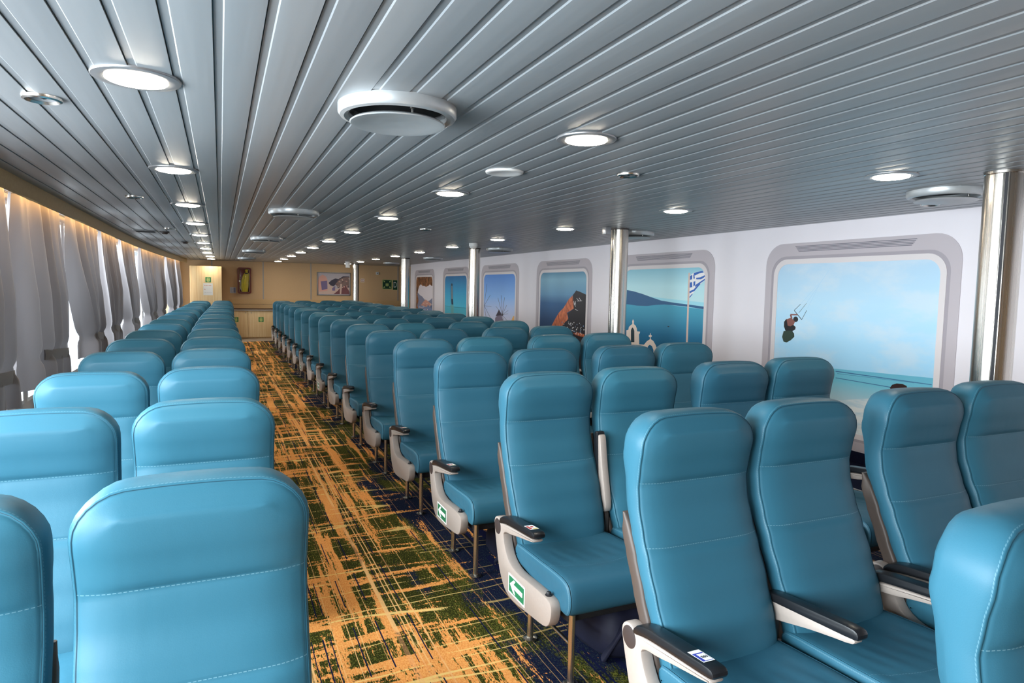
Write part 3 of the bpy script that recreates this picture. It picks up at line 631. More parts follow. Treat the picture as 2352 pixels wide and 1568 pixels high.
def soft(d, r_): return d if d < .5 * r_ else .5 * r_ + (d - .5 * r_) * .42 * r_ / (.24 - .5 * r_)
def outline(hw, lo, hi, rlo, rhi, sides, d, mlo, mhi, nb=6, nt=6, na=7):
    dl, dh = soft(d, rlo), soft(d, rhi)
    a = max(hw - d, .012); RL = max(rlo - d, .006); RH = max(rhi - d, .006)
    RL = min(RL, a * .98); RH = min(RH, a * .98)
    L, Hh = lo + dl, hi - dh; half = []
    for k in range(nb): half.append(((a - RL) * k / nb, L))
    for k in range(na):
        t = R(-90 + 90 * k / (na - 1)); half.append((a - RL + RL * math.cos(t), L + RL + RL * math.sin(t)))
    for s_ in sides: half.append((a, s_))
    for k in range(na):
        t = R(90 * k / (na - 1)); half.append((a - RH + RH * math.cos(t), Hh - RH + RH * math.sin(t)))
    for k in range(1, nt): half.append(((a - RH) * (1 - k / nt), Hh))
    full = half + [(0., Hh)] + [(-x, y) for x, y in reversed(half[1:])]
    return full

def padded(outl, layers, pos, seam_at, mats, name):
    """stack of concentric loops from the middle of the front, over the rim, to the middle of the back"""
    mb = MB(); uv0 = []; uv1 = []; rings = []; prev = None; path = []
    for li, (d, w) in enumerate(layers):
        o = outl(d); pts = [pos(p, q, w, d) for p, q in o]
        if prev is not None:
            k = len(pts) // 4; path.append(path[-1] + (Vector(pts[k]) - Vector(prev[k])).length)
        else: path.append(0.)
        prev = pts; rings.append(mb.ring(pts))
        arc = 0.
        for i, (p, q) in enumerate(o):
            if i: arc += math.dist(o[i], o[i - 1])
            uv0.append((p, q)); uv1.append([li, arc])
    for a, b in zip(rings, rings[1:]): mb.bridge(a, b)
    for ring in (rings[0], rings[-1]):
        n = len(ring); h = n // 2
        mb.face((ring[0], ring[1], ring[n - 1]))
        for i in range(1, h - 1): mb.face((ring[i], ring[i + 1], ring[n - i - 1], ring[n - i]))
        mb.face((ring[h - 1], ring[h], ring[h + 1]))
    s0 = path[seam_at]
    uv1 = [(path[int(a)] - s0, b) for a, b in uv1]
    return mb.build(name, mats, None, 180, True, {'face': uv0, 'edge': uv1})

ZT, ZB = 1.086, .302
FP = [(.30, -.245), (.385, -.225), (.45, -.203), (.55, -.160), (.65, -.117), (.72, -.085), (.80, -.058), (.86, -.050), (.92, -.058), (.98, -.070), (1.03, -.070), (1.06, -.063), (1.09, -.048)]
TH = [(.33, .10), (.6, .105), (.86, .105), (.95, .135), (1.09, .135)]
WM = [(.33, .90), (.45, .96), (.60, .99), (.78, .988), (.87, .988), (.97, 1.), (1.09, 1.)]
def fy(z): return interp(FP, z)
def by(z): return fy(z) + interp(TH, z)
def make_backrest():
    rt, rb = .098, .06
    zs = [ZB + rb + (ZT - rt - ZB - rb) * k / 34 for k in range(1, 34)]
    for s_ in (.682, .873): zs += [s_ + e for e in (-.014, -.007, -.0025, .0025, .007, .014)]
    zs = sorted(set(round(z, 4) for z in zs))
    outl = lambda d: outline(.226, ZB, ZT, rb, rt, zs, d, .05, .09)
    lay = [(.205, 'f0'), (.165, 'f0'), (.125, 'f0'), (.09, 'f0'), (.066, 'f.001'), (.047, 'f.003'), (.032, 'f.0055'), (.021, 'f.008'), (.014, 'f.0105'), (.0115, 'f.014'), (.0095, 'f.0125'),
           (.006, 'f.0165'), (.002, 'f.027'), (.0, 'f.045'), (.002, 'f.066'), (.006, 'b.034'), (.014, 'b.016'), (.028, 'b.005'), (.05, 'b.0'), (.09, 'b0'), (.14, 'b0'), (.205, 'b0')]
    def pos(x, z, w, d):
        k, v = w[0], float(w[1:]); xx = x * interp(WM, z)
        if z > ZT - .12: z2 = z - .015 * (abs(x) / .226) ** 2.2 * max(0, (z - (ZT - .12)) / .12)
        else: z2 = z
        if k == 'f':
            y = fy(z2) + v - .012 * min(1, max(0, d - .02) / .09) ** .6
            if d > .03:
                for s_ in (.682, .873):
                    y += (.0065 if abs(x) < .12 else .0065 * max(.35, 1 - (abs(x) - .12) / .07)) * math.exp(-((z2 - s_) / .011) ** 2)
        else: y = by(z2) - v
        return (xx, y, z2)
    return padded(outl, lay, pos, 9, M_BACK, 'backrest')

def make_cushion():
    """side profile (y, z) swept across the width; the side panels start at a stitched seam"""
    prof = smooth_poly([(-.165, .300), (-.165, .372), (-.23, .380), (-.30, .384), (-.36, .388), (-.42, .391), (-.47, .394), (-.515, .396), (-.56, .397), (-.605, .396), (-.640, .388), (-.660, .366), (-.668, .330), (-.664, .292), (-.645, .268), (-.60, .268), (-.50, .278), (-.33, .290)], 1)
    prof = ccw(prof)
    # finer spacing along the profile
    fine_ = []
    for i in range(len(prof)):
        p, q = prof[i], prof[(i + 1) % len(prof)]; n = max(1, int(math.dist(p, q) / .013))
        for k in range(n): fine_.append((p[0] + (q[0] - p[0]) * k / n, p[1] + (q[1] - p[1]) * k / n))
    prof = fine_
    HW = .2265; SE = .2140
    cols_ = [(HW - .002, .045), (HW, .022), (HW - .0015, .010), (HW - .006, .003), (SE + .0035, .0), (SE + .0012, .0006), (SE, .0022), (SE - .0012, .0006), (SE - .004, .0), (SE - .010, -.0015), (SE - .02, -.0025)]
    xs_ = [(x, d) for x, d in cols_] + [(x, -.0025) for x in (.175, .155, .135, .115, .095, .075, .055, .035, .015)]
    full = [(-x, d) for x, d in xs_] + [(x, d) for x, d in reversed(xs_)]
    mb = MB(); uv0 = []; uv1 = []; rings = []
    def top(p): return max(0., min(1., (p[1] - .35) / .03))
    for x, d in full:
        ring = []; pr = inset(prof, d) if abs(d) > 1e-6 else prof; arc = 0.
        for i, (y, z) in enumerate(pr):
            if i: arc += math.dist(pr[i], pr[i - 1])
            t = top((y, z)); zz = z
            if abs(x) < SE - .006:
                e = min(1, (SE - abs(x)) / .05)
                yy = y - 1.1 * x * x
                zz -= t * e * (.0035 * math.exp(-((yy + .53) / .011) ** 2) + .009 * math.exp(-((x / .13) ** 2)) * max(0, min(1, (y + .56) / .16)) * max(0, min(1, (-.2 - y) / .06)))
                # soft sitting wrinkles fanning forward
                zz -= t * e * .0016 * math.sin(x * 95 + 14 * (y + .4)) * math.exp(-((y + .42) / .09) ** 2)
            w_ = x * (1 - .035 * max(0, min(1, (y + .42) / .25)))
            ring.append((w_, y, zz)); uv0.append((x, y if t > .5 else 9.)); uv1.append((abs(x) - SE, arc))
        rings.append(mb.ring(ring))
    for p, q in zip(rings, rings[1:]): mb.bridge(p, q)
    mb.face(reversed(rings[0])); mb.face(rings[-1])
    return mb.build('cushion', M_CUSH, None, 50, True, {'face': uv0, 'edge': uv1})

def mk_shell():
    mb = MB(); rings = []
    N_ = 16
    for k in range(N_ + 1):
        z = .34 + (.765 - .34) * k / N_
        e = max(0, (z - .70) / .065); hw = .226 * (1 - .02 * e) - .006 * max(0, (.45 - z) / .1)
        y0 = by(z) - .034 + .03 * e ** 2; y1 = by(z) + .022 - .020 * e
        if y1 - y0 < .012: y0 = y1 - .012
        rings.append(mb.ring([(x, y, z) for x, y in rrect(-hw, hw, y0, y1, .012, 3)]))
    for a, b in zip(rings, rings[1:]): mb.bridge(a, b)
    mb.face(reversed(rings[0])); mb.face(rings[-1])
    return mb.build('back_shell', M_SHELL, None, 40)

AX = .2445
BODY = [(-.046, 0.4270), (-.050, 0.4490), (-.065, 0.4630), (-.090, 0.4680), (-.110, 0.4610), (-.118, 0.4490), (-.150, 0.4560), (-.24, 0.4690), (-.36, 0.4810), (-.440, 0.4900), (-.450, 0.4840), (-.436, 0.4760), (-.36, 0.4610), (-.29, 0.4480), (-.225, 0.4330), (-.175, 0.4270), (-.150, 0.4150), (-.152, 0.3928), (-.168, 0.3593), (-.192, 0.3280), (-.235, 0.3060), (-.30, 0.2980),
        (-.42, 0.3080), (-.52, 0.3120), (-.582, 0.3100), (-.604, 0.2960), (-.606, 0.2620), (-.592, 0.2220), (-.568, 0.2000), (-.530, 0.1900), (-.42, 0.1780), (-.30, 0.1630), (-.225, 0.1610), (-.175, 0.1740), (-.138, 0.2050), (-.105, 0.2500), (-.084, 0.3050), (-.062, 0.3719)]
PADP = [(-.113, 0.4450), (-.108, 0.4610), (-.130, 0.4820), (-.175, 0.4950), (-.24, 0.5020), (-.34, 0.5120), (-.435, 0.5220), (-.456, 0.5170), (-.460, 0.5000), (-.444, 0.4920), (-.36, 0.4830), (-.24, 0.4710), (-.165, 0.4610)]
CBODY = [(-.118, 0.4350), (-.120, 0.4730), (-.15, 0.4850), (-.26, 0.4930), (-.36, 0.5000), (-.455, 0.5070), (-.466, 0.4970), (-.452, 0.4850), (-.38, 0.4730), (-.30, 0.4570), (-.23, 0.4390), (-.17, 0.4250), (-.135, 0.4230)]
CPADP = [(-.112, 0.4790), (-.124, 0.4990), (-.165, 0.5110), (-.25, 0.5190), (-.36, 0.5280), (-.455, 0.5360), (-.476, 0.5270), (-.476, 0.5070), (-.458, 0.5020), (-.36, 0.4950), (-.25, 0.4870), (-.17, 0.4810)]

def end_armrest(side, parent):
    """side -1: left end, +1: right end"""
    x0 = side * AX
    a = MB().prism(smooth_poly(BODY, 1), x0 - .0215, x0 + .0215, YZ, .006).build('armrest', M_CREAM, parent, 30)
    MB().prism(smooth_poly(PADP, 1), x0 - .0262, x0 + .0262, YZ, .0075).build('armrest_pad', M_PAD, a, 30)
    xo = x0 + side * .0215
    MB().lathe([(.0335, -.001), (.0335, .0012), (.031, .002)], 28, (xo, -.090, .4255), 'x').build('pivot_cap', M_CAP, a, 40) if side > 0 else \
        MB().lathe([(.0335, .001), (.0335, -.0012), (.031, -.002)], 28, (xo, -.090, .4255), 'x').build('pivot_cap', M_CAP, a, 40)
    MB().lathe([(.014, 0), (.0145, .004), (.009, .006), (.0085, .014), (.007, .016)], 16, (x0, -.545, .309)).build('recline_button', M_INK, a, 40)
    return a
def center_armrest(parent):
    x0 = .2395
    a = MB().prism(smooth_poly(CBODY, 1), x0 - .0165, x0 + .0165, YZ, .005).build('armrest', M_CREAM, parent, 30)
    MB().prism(smooth_poly(CPADP, 1), x0 - .0215, x0 + .0215, YZ, .007).build('armrest_pad', M_PAD, a, 30)
    for q, (yy, zz) in enumerate(((-.415, .494), (-.29, .470))):
        MB().lathe([(.0075, -.002), (.0075, .001), (.004, .001)], 12, (x0, yy, zz)).build('screw_hole', M_CAP, a, 40)
    MB().prism(rrect(-.170, -.132, .26, .455, .012, 3), x0 - .011, x0 + .011, YZ, .003).build('armrest_bracket', M_SHELL, parent, 40)
    return a

def leg(side, y, parent):
    x = side * .192
    mb = MB().lathe([(.030, .0), (.030, .004), (.022, .008), (.014, .010), (.0130, .020), (.0130, .268)], 18, (x, y, 0))
    return mb.build('leg', M_CHROME, parent, 40)

def arrow_sticker(parent):
    """white-rimmed green sign with a white arrow on the outer face of the aisle armrest"""
    x = -AX - .0216
    mb = MB()
    mb.use(0).prism(rrect(-.380, -.216, .187, .270, .003, 2), x - .0006, x, YZ)
    mb.use(1).prism(rrect(-.372, -.224, .195, .262, .002, 2), x - .0010, x - .0004, YZ)
    ar = [(-.234, .2285), (-.272, .257), (-.290, .257), (-.272, .238), (-.358, .238), (-.358, .219), (-.272, .219), (-.290, .200), (-.272, .200)]
    mb.use(0).prism(ar, x - .0014, x - .0008, YZ)
    return mb.build('direction_sign', [M_WHITE, M_GREEN], parent, 0)

def number_sticker(parent, side, style):
    x0 = side * AX; mb = MB(); sl = .010 / .095
    def quad(xa, xb, ya, yb, h, m):
        mb.use(m); z = lambda y:   .5195 + (-.41 - y) * sl + h
        mb.poly([(x0 + xa, ya, z(ya)), (x0 + xb, ya, z(ya)), (x0 + xb, yb, z(yb)), (x0 + xa, yb, z(yb))])
    quad(-.0185, .0185, -.415, -.350, .0008, 0)
    if style == 'blue':
        quad(-.016, .016, -.411, -.366, .0011, 1); quad(-.0075, .015, -.409, -.372, .0014, 0)
    else:
        quad(-.0165, -.006, -.404, -.362, .0011, 2); quad(-.004, .016, -.411, -.402, .0011, 3); quad(-.001, .010, -.385, -.368, .0011, 2)
    o = mb.build('number_sticker', [M_WHITE, M_BLUEP, M_REDP, M_YELP], parent, 0)
    if style == 'blue':
        # seat number, read from the seat side
        m = Matrix.Translation((x0 + .0038, -.3905,   .5195 - .0195 * sl + .0021)) @ Matrix.Rotation(-math.atan(sl), 4, 'X') @ Matrix.Rotation(R(180), 4, 'Z') 
        text_mesh('102', .0135, 'seat_number', M_INK, parent, m)
    return o

def make_seat(kind):
    s_ = bpy.data.objects.new('passenger_seat', None); col.objects.link(s_); s_.empty_display_size = .1
    bk = make_backrest(); bk.parent = s_
    cu = make_cushion(); cu.parent = s_
    mk_shell().parent = s_
    mb = MB().box(-.20, .20, -.615, -.20, .225, .288, .01)
    mb.box(-.17, .17, -.235, -.10, .235, .345, .01); mb.box(-.215, .215, -.33, -.27, .20, .235, .008)
    mb.build('seat_frame', M_FRAME, s_, 40)
    side = -1 if kind == 'A' else 1
    end_armrest(side, s_)
    if kind == 'A': center_armrest(s_)
    leg(side, -.634, s_); leg(side, -.285, s_)
    MB().tube([(side * .192, -.285, .15), (side * .192, -.634, .15)], .0075, 10).build('leg_brace', M_CHROME, s_, 40)
    return s_
PA, PB = make_seat('A'), make_seat('B')
ARROW = arrow_sticker(None); STK = number_sticker(None, -1, 'red')
ARROW_ME, STK_ME = ARROW.data, STK.data
bpy.data.objects.remove(ARROW); bpy.data.objects.remove(STK)
used = {'A': False, 'B': False}
def base(o): return o.name.split('.')[0]
def place_seat(kind, x, y, label, group):
    p = PA if kind == 'A' else PB
    s_ = p if not used[kind] else copy_tree(p)
    used[kind] = True
    s_.location = (x, y, KS * x); tag(s_, label, 'seat', group)
    return s_
def end_arm(s_):
    return [c for c in s_.children if base(c) == 'armrest' and any(base(k) == 'recline_button' for k in c.children)][0]
def add_child(name, me, parent):
    o = bpy.data.objects.new(name, me); col.objects.link(o); o.parent = parent; return o

RX = (1.3617, 1.8412, 2.4362, 2.919); RY = .685
CP = ('aisle seat', 'second seat from the aisle', 'third seat from the aisle', 'seat farthest from the aisle')
seats = {}
for n in range(17):
    for c_ in range(4):
        if n == 0 and c_ > 0: continue          # outside the picture
        row = 'row nearest the camera' if n == 0 else ('last row before the cabinets' if n == 16 else ORD[n] + ' row from the camera')
        s_ = place_seat('AB'[c_ % 2], RX[c_] + (.012 if n == 1 else 0), RY + n, f'teal leather {CP[c_]}, {row}, right-hand block', 'teal seats of the right-hand block')
        seats[(n, c_)] = s_
LY = .518
for n in range(1, 18):
    y = LY + n; t = max(0, min(1, (y - 8.5) / 9)); sh = .10 * t * t * (3 - 2 * t)
    for c_, nm, x in ((0, 'window seat beside the curtains', -.535), (1, 'aisle seat', -.0523)):
        row = 'row nearest the camera' if n == 1 else ('last row before the locker' if n == 17 else ORD[n - 1] + ' row from the camera')
        seats[('L', n, c_)] = place_seat('AB'[c_], x + sh, y, f'teal leather {nm}, {row}, left-hand block', 'teal seats of the left-hand block')
for n in (2, 3, 8, 10, 14): add_child('direction_sign', ARROW_ME, end_arm(seats[(n, 0)]))
for n in (2, 3, 4, 5): add_child('number_sticker', STK_ME, end_arm(seats[(n, 0)]))
for n in (1,): 
    number_sticker(end_arm(seats[(n, 0)]), -1, 'blue')
    add_child('number_sticker', STK_ME, end_arm(seats[(n, 2)]))
# the raised centre armrest in the third row
for ch in seats[(2, 0)].children:
    if base(ch) == 'armrest' and ch is not end_arm(seats[(2, 0)]):
        piv = Vector((.2395, -.135, .470))
        ch.matrix_local = Matrix.Translation(piv) @ Matrix.Rotation(R(-90), 4, 'X') @ Matrix.Translation(-piv)

# navy life-jacket bags pushed under the aisle seats
def bag_mesh():
    mb = MB(); rings = []
    for k, (z, e) in enumerate(((0, .86), (.02, .98), (.07, 1.0), (.13, .95), (.17, .82), (.20, .55), (.205, .2))):
        pts = []
        for a in range(28):
            t = 2 * math.pi * a / 28; ct, st_ = math.cos(t), math.sin(t)
            q = (abs(ct) ** 3.2 + abs(st_) ** 3.2) ** (-1 / 3.2)
            wob_ = 1 + .035 * math.sin(3 * t + k) + .02 * math.sin(7 * t + 2 * k)
            pts.append((.125 * e * q * ct * wob_,   .16 * e * q * st_ * wob_, z + .006 * math.sin(5 * t)* (k > 0)))
        rings.append(mb.ring(pts))
    for a, b in zip(rings, rings[1:]): mb.bridge(a, b)
    mb.face(reversed(rings[0])); mb.face(rings[-1])
    return mb.build('life_jacket_bag', M_BAG, None, 70)
M_BAG = speck(mat('navy_nylon', (18, 20, 44), .7), 0, 40, .25)
bg = bag_mesh(); first = True
for n in (2, 3, 4, 5, 6):
    o = bg if first else bg.copy()
    if not first: col.objects.link(o)
    o.location = (1.47 - .01 * (n % 2), RY + n - .42, KS * 1.45 + .001); o.rotation_euler = (0, 0, R(6 * (n % 3) - 5))
    tag(o, f'navy bag on the carpet under the aisle seat, {ORD[n]} row from the camera, right-hand block', 'bag', 'navy bags under the right-hand seats')
    if first:
        pass
    st = MB().prism(rrect(-.02, .02, 0, .16, .01, 3), -.006, .006, XZ, .002).build('strap', M_BAG, o, 40) if first else None
    if st: st.location = (-.13, -.12, .006); st.rotation_euler = (R(30), 0, R(60)); strap = st
    elif not first:
        k = strap.copy(); col.objects.link(k); k.parent = o
    first = False
# ------------------------------------------------------------------ room shell
def S(o, label=None): o['kind'] = 'structure'; return o
def fz(x): return KS * x
def slab(name, x0, x1, y0, y1, m, top=0., th=.05):
    mb = MB(); v = [(x, y, fz(x) + top - t) for t in (th, 0) for x, y in ((x0, y0), (x1, y0), (x1, y1), (x0, y1))]
    b = mb.ring(v); mb.v
    mb.f = [(0, 3, 2, 1), (4, 5, 6, 7), (0, 1, 5, 4), (1, 2, 6, 5), (2, 3, 7, 6), (3, 0, 4, 7)]; mb.mi = [0] * 6
    return S(mb.build(name, m, None, 0))
slab('floor', -1.75, 6.4, FRONT, WY, M_CARPET)
slab('trim_1', -1.0, 3.3, 18.33, WY, M_THRESH, .004, .02)
slab('trim_2', 3.35, 4.20, FRONT, 17.9, M_FLOORWOOD, .003, .02)
slab('trim_3', 4.19, 4.21, FRONT, 17.9, M_RING, .005, .02)
slab('trim_4', 4.21, WX, FRONT, 17.9, M_NAVYF, .003, .02)

def hull(y):
    """x of the curved ship's side: straight, then tapering in towards the far end"""
    t = max(0., y - 9.2); return -1.125 + .00385 * t * t
# ceiling
PER = .116; mb = MB(); x = -1.75 + .0; prof = []
x = -.218 - PER * 14
while x < 6.3:
    prof += [(x - .0222, CZ + .012), (x - .0195, CZ + .012), (x - .019, CZ + .0035), (x - .001, CZ + .0035), (x + .001, CZ + .0035), (x + .0045, CZ + .0003), (x + .006, CZ), (x + PER - .0225, CZ), (x + PER - .0223, CZ + .002)]
    x += PER
ys_ = [FRONT, 0., 2.2, 4.4, 6.6, 9., 12., 15., WY]
rw = [mb.ring([(px, y, pz) for px, pz in prof]) for y in ys_]
for a, b in zip(rw, rw[1:]):
    for i in range(len(a) - 1): mb.face((a[i], b[i], b[i + 1], a[i + 1]))
n0 = len(mb.v)
top = [mb.ring([(px, y, CZ + .05) for px in (prof[0][0], prof[-1][0])]) for y in (FRONT, WY)]
mb.face((top[0][0], top[0][1], top[1][1], top[1][0]))
S(mb.build('ceiling', M_CEIL, None, 25, False))
for p in bpy.data.objects['ceiling'].data.polygons: pass

# right wall with its printed windows
S(MB().box(WX, WX + .06, FRONT, 18.0, 0.05, CZ + .02).build('wall_right', M_WALLW, None, 0))
S(MB().box(WX - .012, WX, FRONT, 18.0, .06, .19, .003).build('baseboard_right', M_NAVYF, None, 0))
S(MB().box(WX + .06, 6.4, 17.9, 18.0, 0.05, CZ + .02).build('wall_back', M_WALLP, None, 0))
S(MB().box(6.3, 6.4, 18.0, WY, .05, CZ + .02).build('wall_side', M_WALLP, None, 0))
S(MB().box(-1.75, 6.4, FRONT - .1, FRONT, -.1, CZ + .05).build('wall_front', M_TAN, None, 0))
# far wall
S(MB().box(-1.75, 6.4, WY, WY + .1, -.1, CZ + .05).build('wall_far', M_TAN, None, 0))
S(MB().box(-.5, 6.3, WY - .012, WY, .80, .935, .003).build('baseboard_far', M_TAN2, None, 0))
S(MB().box(-.5, 6.3, WY - .022, WY, .945, 1.085, .005).build('trim_5', M_TAN2, None, 0))
S(MB().box(-.5, 6.3, WY - .006, WY, .05, .80).build('trim_6', M_TAN2, None, 0))
for k, jx in enumerate((-.2, 1.10, 2.38, 3.66, 4.91)):
    S(MB().box(jx - .016, jx + .016, WY - .008, WY, .80, CZ, .002).build(f'trim_{7 + k}', M_GREYTRIM, None, 0))

# left side: wall with windows, cove, LED strip, curtains
WALLX = -1.42
PW = 1.56; W0 = 4.72 - PW * 7
win = []
yy = W0 + PW * 3
while yy < 18.6:
    win.append((yy + .045, yy + PW - .045)); yy += PW
z0w, z1w = .52, 2.06
def hx(y): return hull(y) + (WALLX + 1.125)
def wallstrip(mb, ya, yb, za, zb, x0=0., th=.025):
    n = max(1, int((yb - ya) / .5)); rg = []
    for i in range(n + 1):
        y = ya + (yb - ya) * i / n; X = hx(y) + x0
        rg.append(mb.ring([(X, y, za), (X, y, zb), (X - th, y, zb), (X - th, y, za)]))
    for a, b in zip(rg, rg[1:]): mb.bridge(a, b)
    mb.face(reversed(rg[0])); mb.face(rg[-1])
mb = MB()
wallstrip(mb, FRONT, WY, -.1, z0w); wallstrip(mb, FRONT, WY, z1w, CZ + .03)
edges = [FRONT] + [e for w in win for e in w] + [WY]
for a, b in zip(edges[0::2], edges[1::2]):
    if b > a: wallstrip(mb, max(a, FRONT), b, z0w, z1w)
S(mb.build('wall_left', M_WALLP, None, 30))
for k, (a, b) in enumerate(win):
    if a < FRONT: continue
    mb = MB(); wallstrip(mb, a, b, z0w, z0w + .03, 0, .025); wallstrip(mb, a, b, z1w - .03, z1w, 0, .025)
    wallstrip(mb, a, a + .03, z0w + .03, z1w - .03, 0, .025); wallstrip(mb, b - .03, b, z0w + .03, z1w - .03, 0, .025)
    w = mb.build(f'window_{k + 1}', M_WHITEP, None, 30); w['kind'] = 'structure'
    mb = MB(); wallstrip(mb, a + .03, b - .03, z0w + .03, z1w - .03, -.012, .004)
    mb.build('pane', M_GLASS, w, 0)
# cove fascia
mb = MB(); rg = []
for i in range(60):
    y = FRONT + (18.9 - FRONT) * i / 59; X = hull(y)
    rg.append(mb.ring([(X, y, CZ + .012), (X - .004, y, 2.035), (X, y, 2.016), (X - .012, y, 2.010), (X - .02, y, 2.016), (X - .02, y, CZ + .012)]))
for a, b in zip(rg, rg[1:]): mb.bridge(a, b)
S(mb.build('trim_20', M_COVE, None, 50))
mb = MB(); mb.tube([(hull(y) - .05, y, 2.082) for y in [FRONT + .2 + (18.4 - FRONT) * i / 60 for i in range(61)]], .008, 8)
tag(mb.build('led_strip', M_LED, None, 40), 'warm glowing light strip hidden behind the curved tan fascia above the curtains', 'light strip')
mb = MB(); mb.tube([(hull(y) - .14, y, 2.075) for y in [FRONT + .2 + (18.6 - FRONT) * i / 60 for i in range(61)]], .009, 8)
tag(mb.build('curtain_rail', M_RING, None, 40), 'long grey curtain rail behind the tan fascia above the windows', 'rail')

# curtains
def curtain(n0, n1, f0, f1, seed, zt=2.068, zb=.66, label=''):
    """near edge runs from y = n0 (top) to n1 (bottom), far edge from f0 to f1"""
    rnd = random.Random(seed); nu, nv = 110, 36; mb = MB(); rows = []
    ph = rnd.uniform(0, 6); k1 = rnd.uniform(4.2, 5.6); ph2 = rnd.uniform(0, 6); tie = .92
    for j in range(nv + 1):
        v = j / nv; z = zt + (zb - zt) * v; tv = max(0, min(1, (zt - z) / (zt - tie))); s_ = tv ** 1.5
        a = n0 + (n1 - n0) * s_; b_ = f0 + (f1 - f0) * s_; row_ = []
        for i in range(nu + 1):
            q = i / nu; w_ = 2 * math.pi * k1 * (q + .05 * math.sin(2 * math.pi * q + ph2)) + ph
            y = a + (b_ - a) * (q + .028 * math.sin(w_) * (.3 + .7 * v))
            sn = math.sin(w_ + .35 * math.sin(2.5 * v + ph2)); fold = abs(sn) ** .8 * (1 if sn > 0 else -1)
            amp = (.020 + .062 * min(1, v * 2.0)) * (1 - .35 * math.exp(-((z - tie) / .05) ** 2))
            fold += .34 * math.sin(2.3 * w_ + ph2) * (.5 + .5 * math.sin(4 * v + ph))
            pinch = .012 * abs(math.sin(math.pi * 9 * q + ph)) * max(0, 1 - v * 5)
            row_.append((hull(y) - .14 + amp * fold + pinch, y, z + (.05 * math.sin(2 * math.pi * q * .5 + .6 * ph2) * max(0, v - .8) / .2)))
        rows.append(mb.ring(row_))
    for a_, c_ in zip(rows, rows[1:]):
        for i in range(nu): mb.face((a_[i], a_[i + 1], c_[i + 1], c_[i]))
    o = mb.build('curtain', M_CURT, None, 180, False)
    # tie band drawn across the far half of the cloth
    mb = MB(); rg = []; a = n1 + (f1 - n1) * .38; b_ = f1 + .02
    for i in range(25):
        q = i / 24; y = a + (b_ - a) * q; off = .066 - .03 * (2 * q - 1) ** 4; dz = -.055 * q
        rg.append(mb.ring([(hull(y) - .14 + off, y, tie - .04 + dz), (hull(y) - .14 + off + .004, y, tie + dz), (hull(y) - .14 + off, y, tie + .04 + dz), (hull(y) - .14 + off - .006, y, tie + .04 + dz), (hull(y) - .14 + off - .006, y, tie - .04 + dz)]))
    for p_, q_ in zip(rg, rg[1:]): mb.bridge(p_, q_)
    mb.face(reversed(rg[0])); mb.face(rg[-1])
    mb.build('tie_band', M_CURT, o, 60)
    return tag(o, label, 'curtain', 'grey curtains along the window side')
CURT = [(3.6, 3.7, 5.28, 5.18), (5.44, 5.52, 6.76, 6.84), (7.16, 7.85, 8.62, 8.70), (8.92, 9.25, 9.98, 9.98), (10.45, 11.1, 11.9, 12.0), (12.6, 13.5, 14.2, 14.3), (14.6, 14.9, 15.7, 15.7), (16.2, 17.0, 17.4, 17.5), (17.66, 17.9, 18.5, 18.5)]
for k, q in enumerate(CURT):
    curtain(*q, 40 + k, label=f'grey tied-back curtain on the window side, {ORD[k]} from the camera')

# daylight: the sky, and soft sky light in front of each window
wd = bpy.data.worlds.new('daylight'); scene.world = wd; wd.use_nodes = True
wd.node_tree.nodes['Background'].inputs[0].default_value = (.86, .93, 1, 1); wd.node_tree.nodes['Background'].inputs[1].default_value = 2.2
for k, (a, b) in enumerate(win):
    if b < FRONT: continue
    ld = bpy.data.lights.new('window_daylight', 'AREA'); ld.shape = 'RECTANGLE'; ld.size = 1.55; ld.size_y = 1.5
    ld.energy = 95 if a > 2 else 245; ld.color = (.90, .96, 1)
    lo = bpy.data.objects.new('window_daylight', ld); col.objects.link(lo)
    m_ = (a + b) / 2; lo.location = (hx(m_) - .50, m_, 1.55); lo.rotation_euler = (0, R(-58), 0)

# ------------------------------------------------------------------ ceiling fittings
def downlight():
    o = MB().lathe([(.087, -.0055), (.090, -.007), (.110, -.0065), (.124, -.0045), (.126, -.001), (.126, .006), (.086, .006)], 40, cap=False).build('downlight', M_RING, None, 40, True)
    MB().lathe([(.0, -.0165), (.04, -.016), (.07, -.0135), (.084, -.010), (.0885, -.006), (.0885, .004), (.0, .004)], 36, cap=False).build('diffuser', M_GLOW, o, 60)
    return o
DL = None
def put_down(x, y, label, group):
    global DL
    if DL is None: o = DL = downlight()
    else: o = copy_tree(DL)
    o.location = (x, y, CZ - .001); tag(o, label, 'ceiling light', group); return o
for k in range(10):
    put_down(-.228 + (.03 if k > 7 else 0), 2.42 + 1.775 * k if k else 2.405, f'lit round downlight in the row above the window seats, {ORD[k]} from the camera', 'downlights above the left-hand seats')
for k in range(10):
    put_down(1.41, 2.46 + 1.79 * k, f'lit round downlight in the row above the right-hand aisle seats, {ORD[k]} from the camera', 'downlights above the right-hand aisle seats')
for k in range(10):
    put_down(3.235, 2.43 + 1.80 * k, f'lit round downlight in the row beside the pillars, {ORD[k]} from the camera', 'downlights beside the pillars')
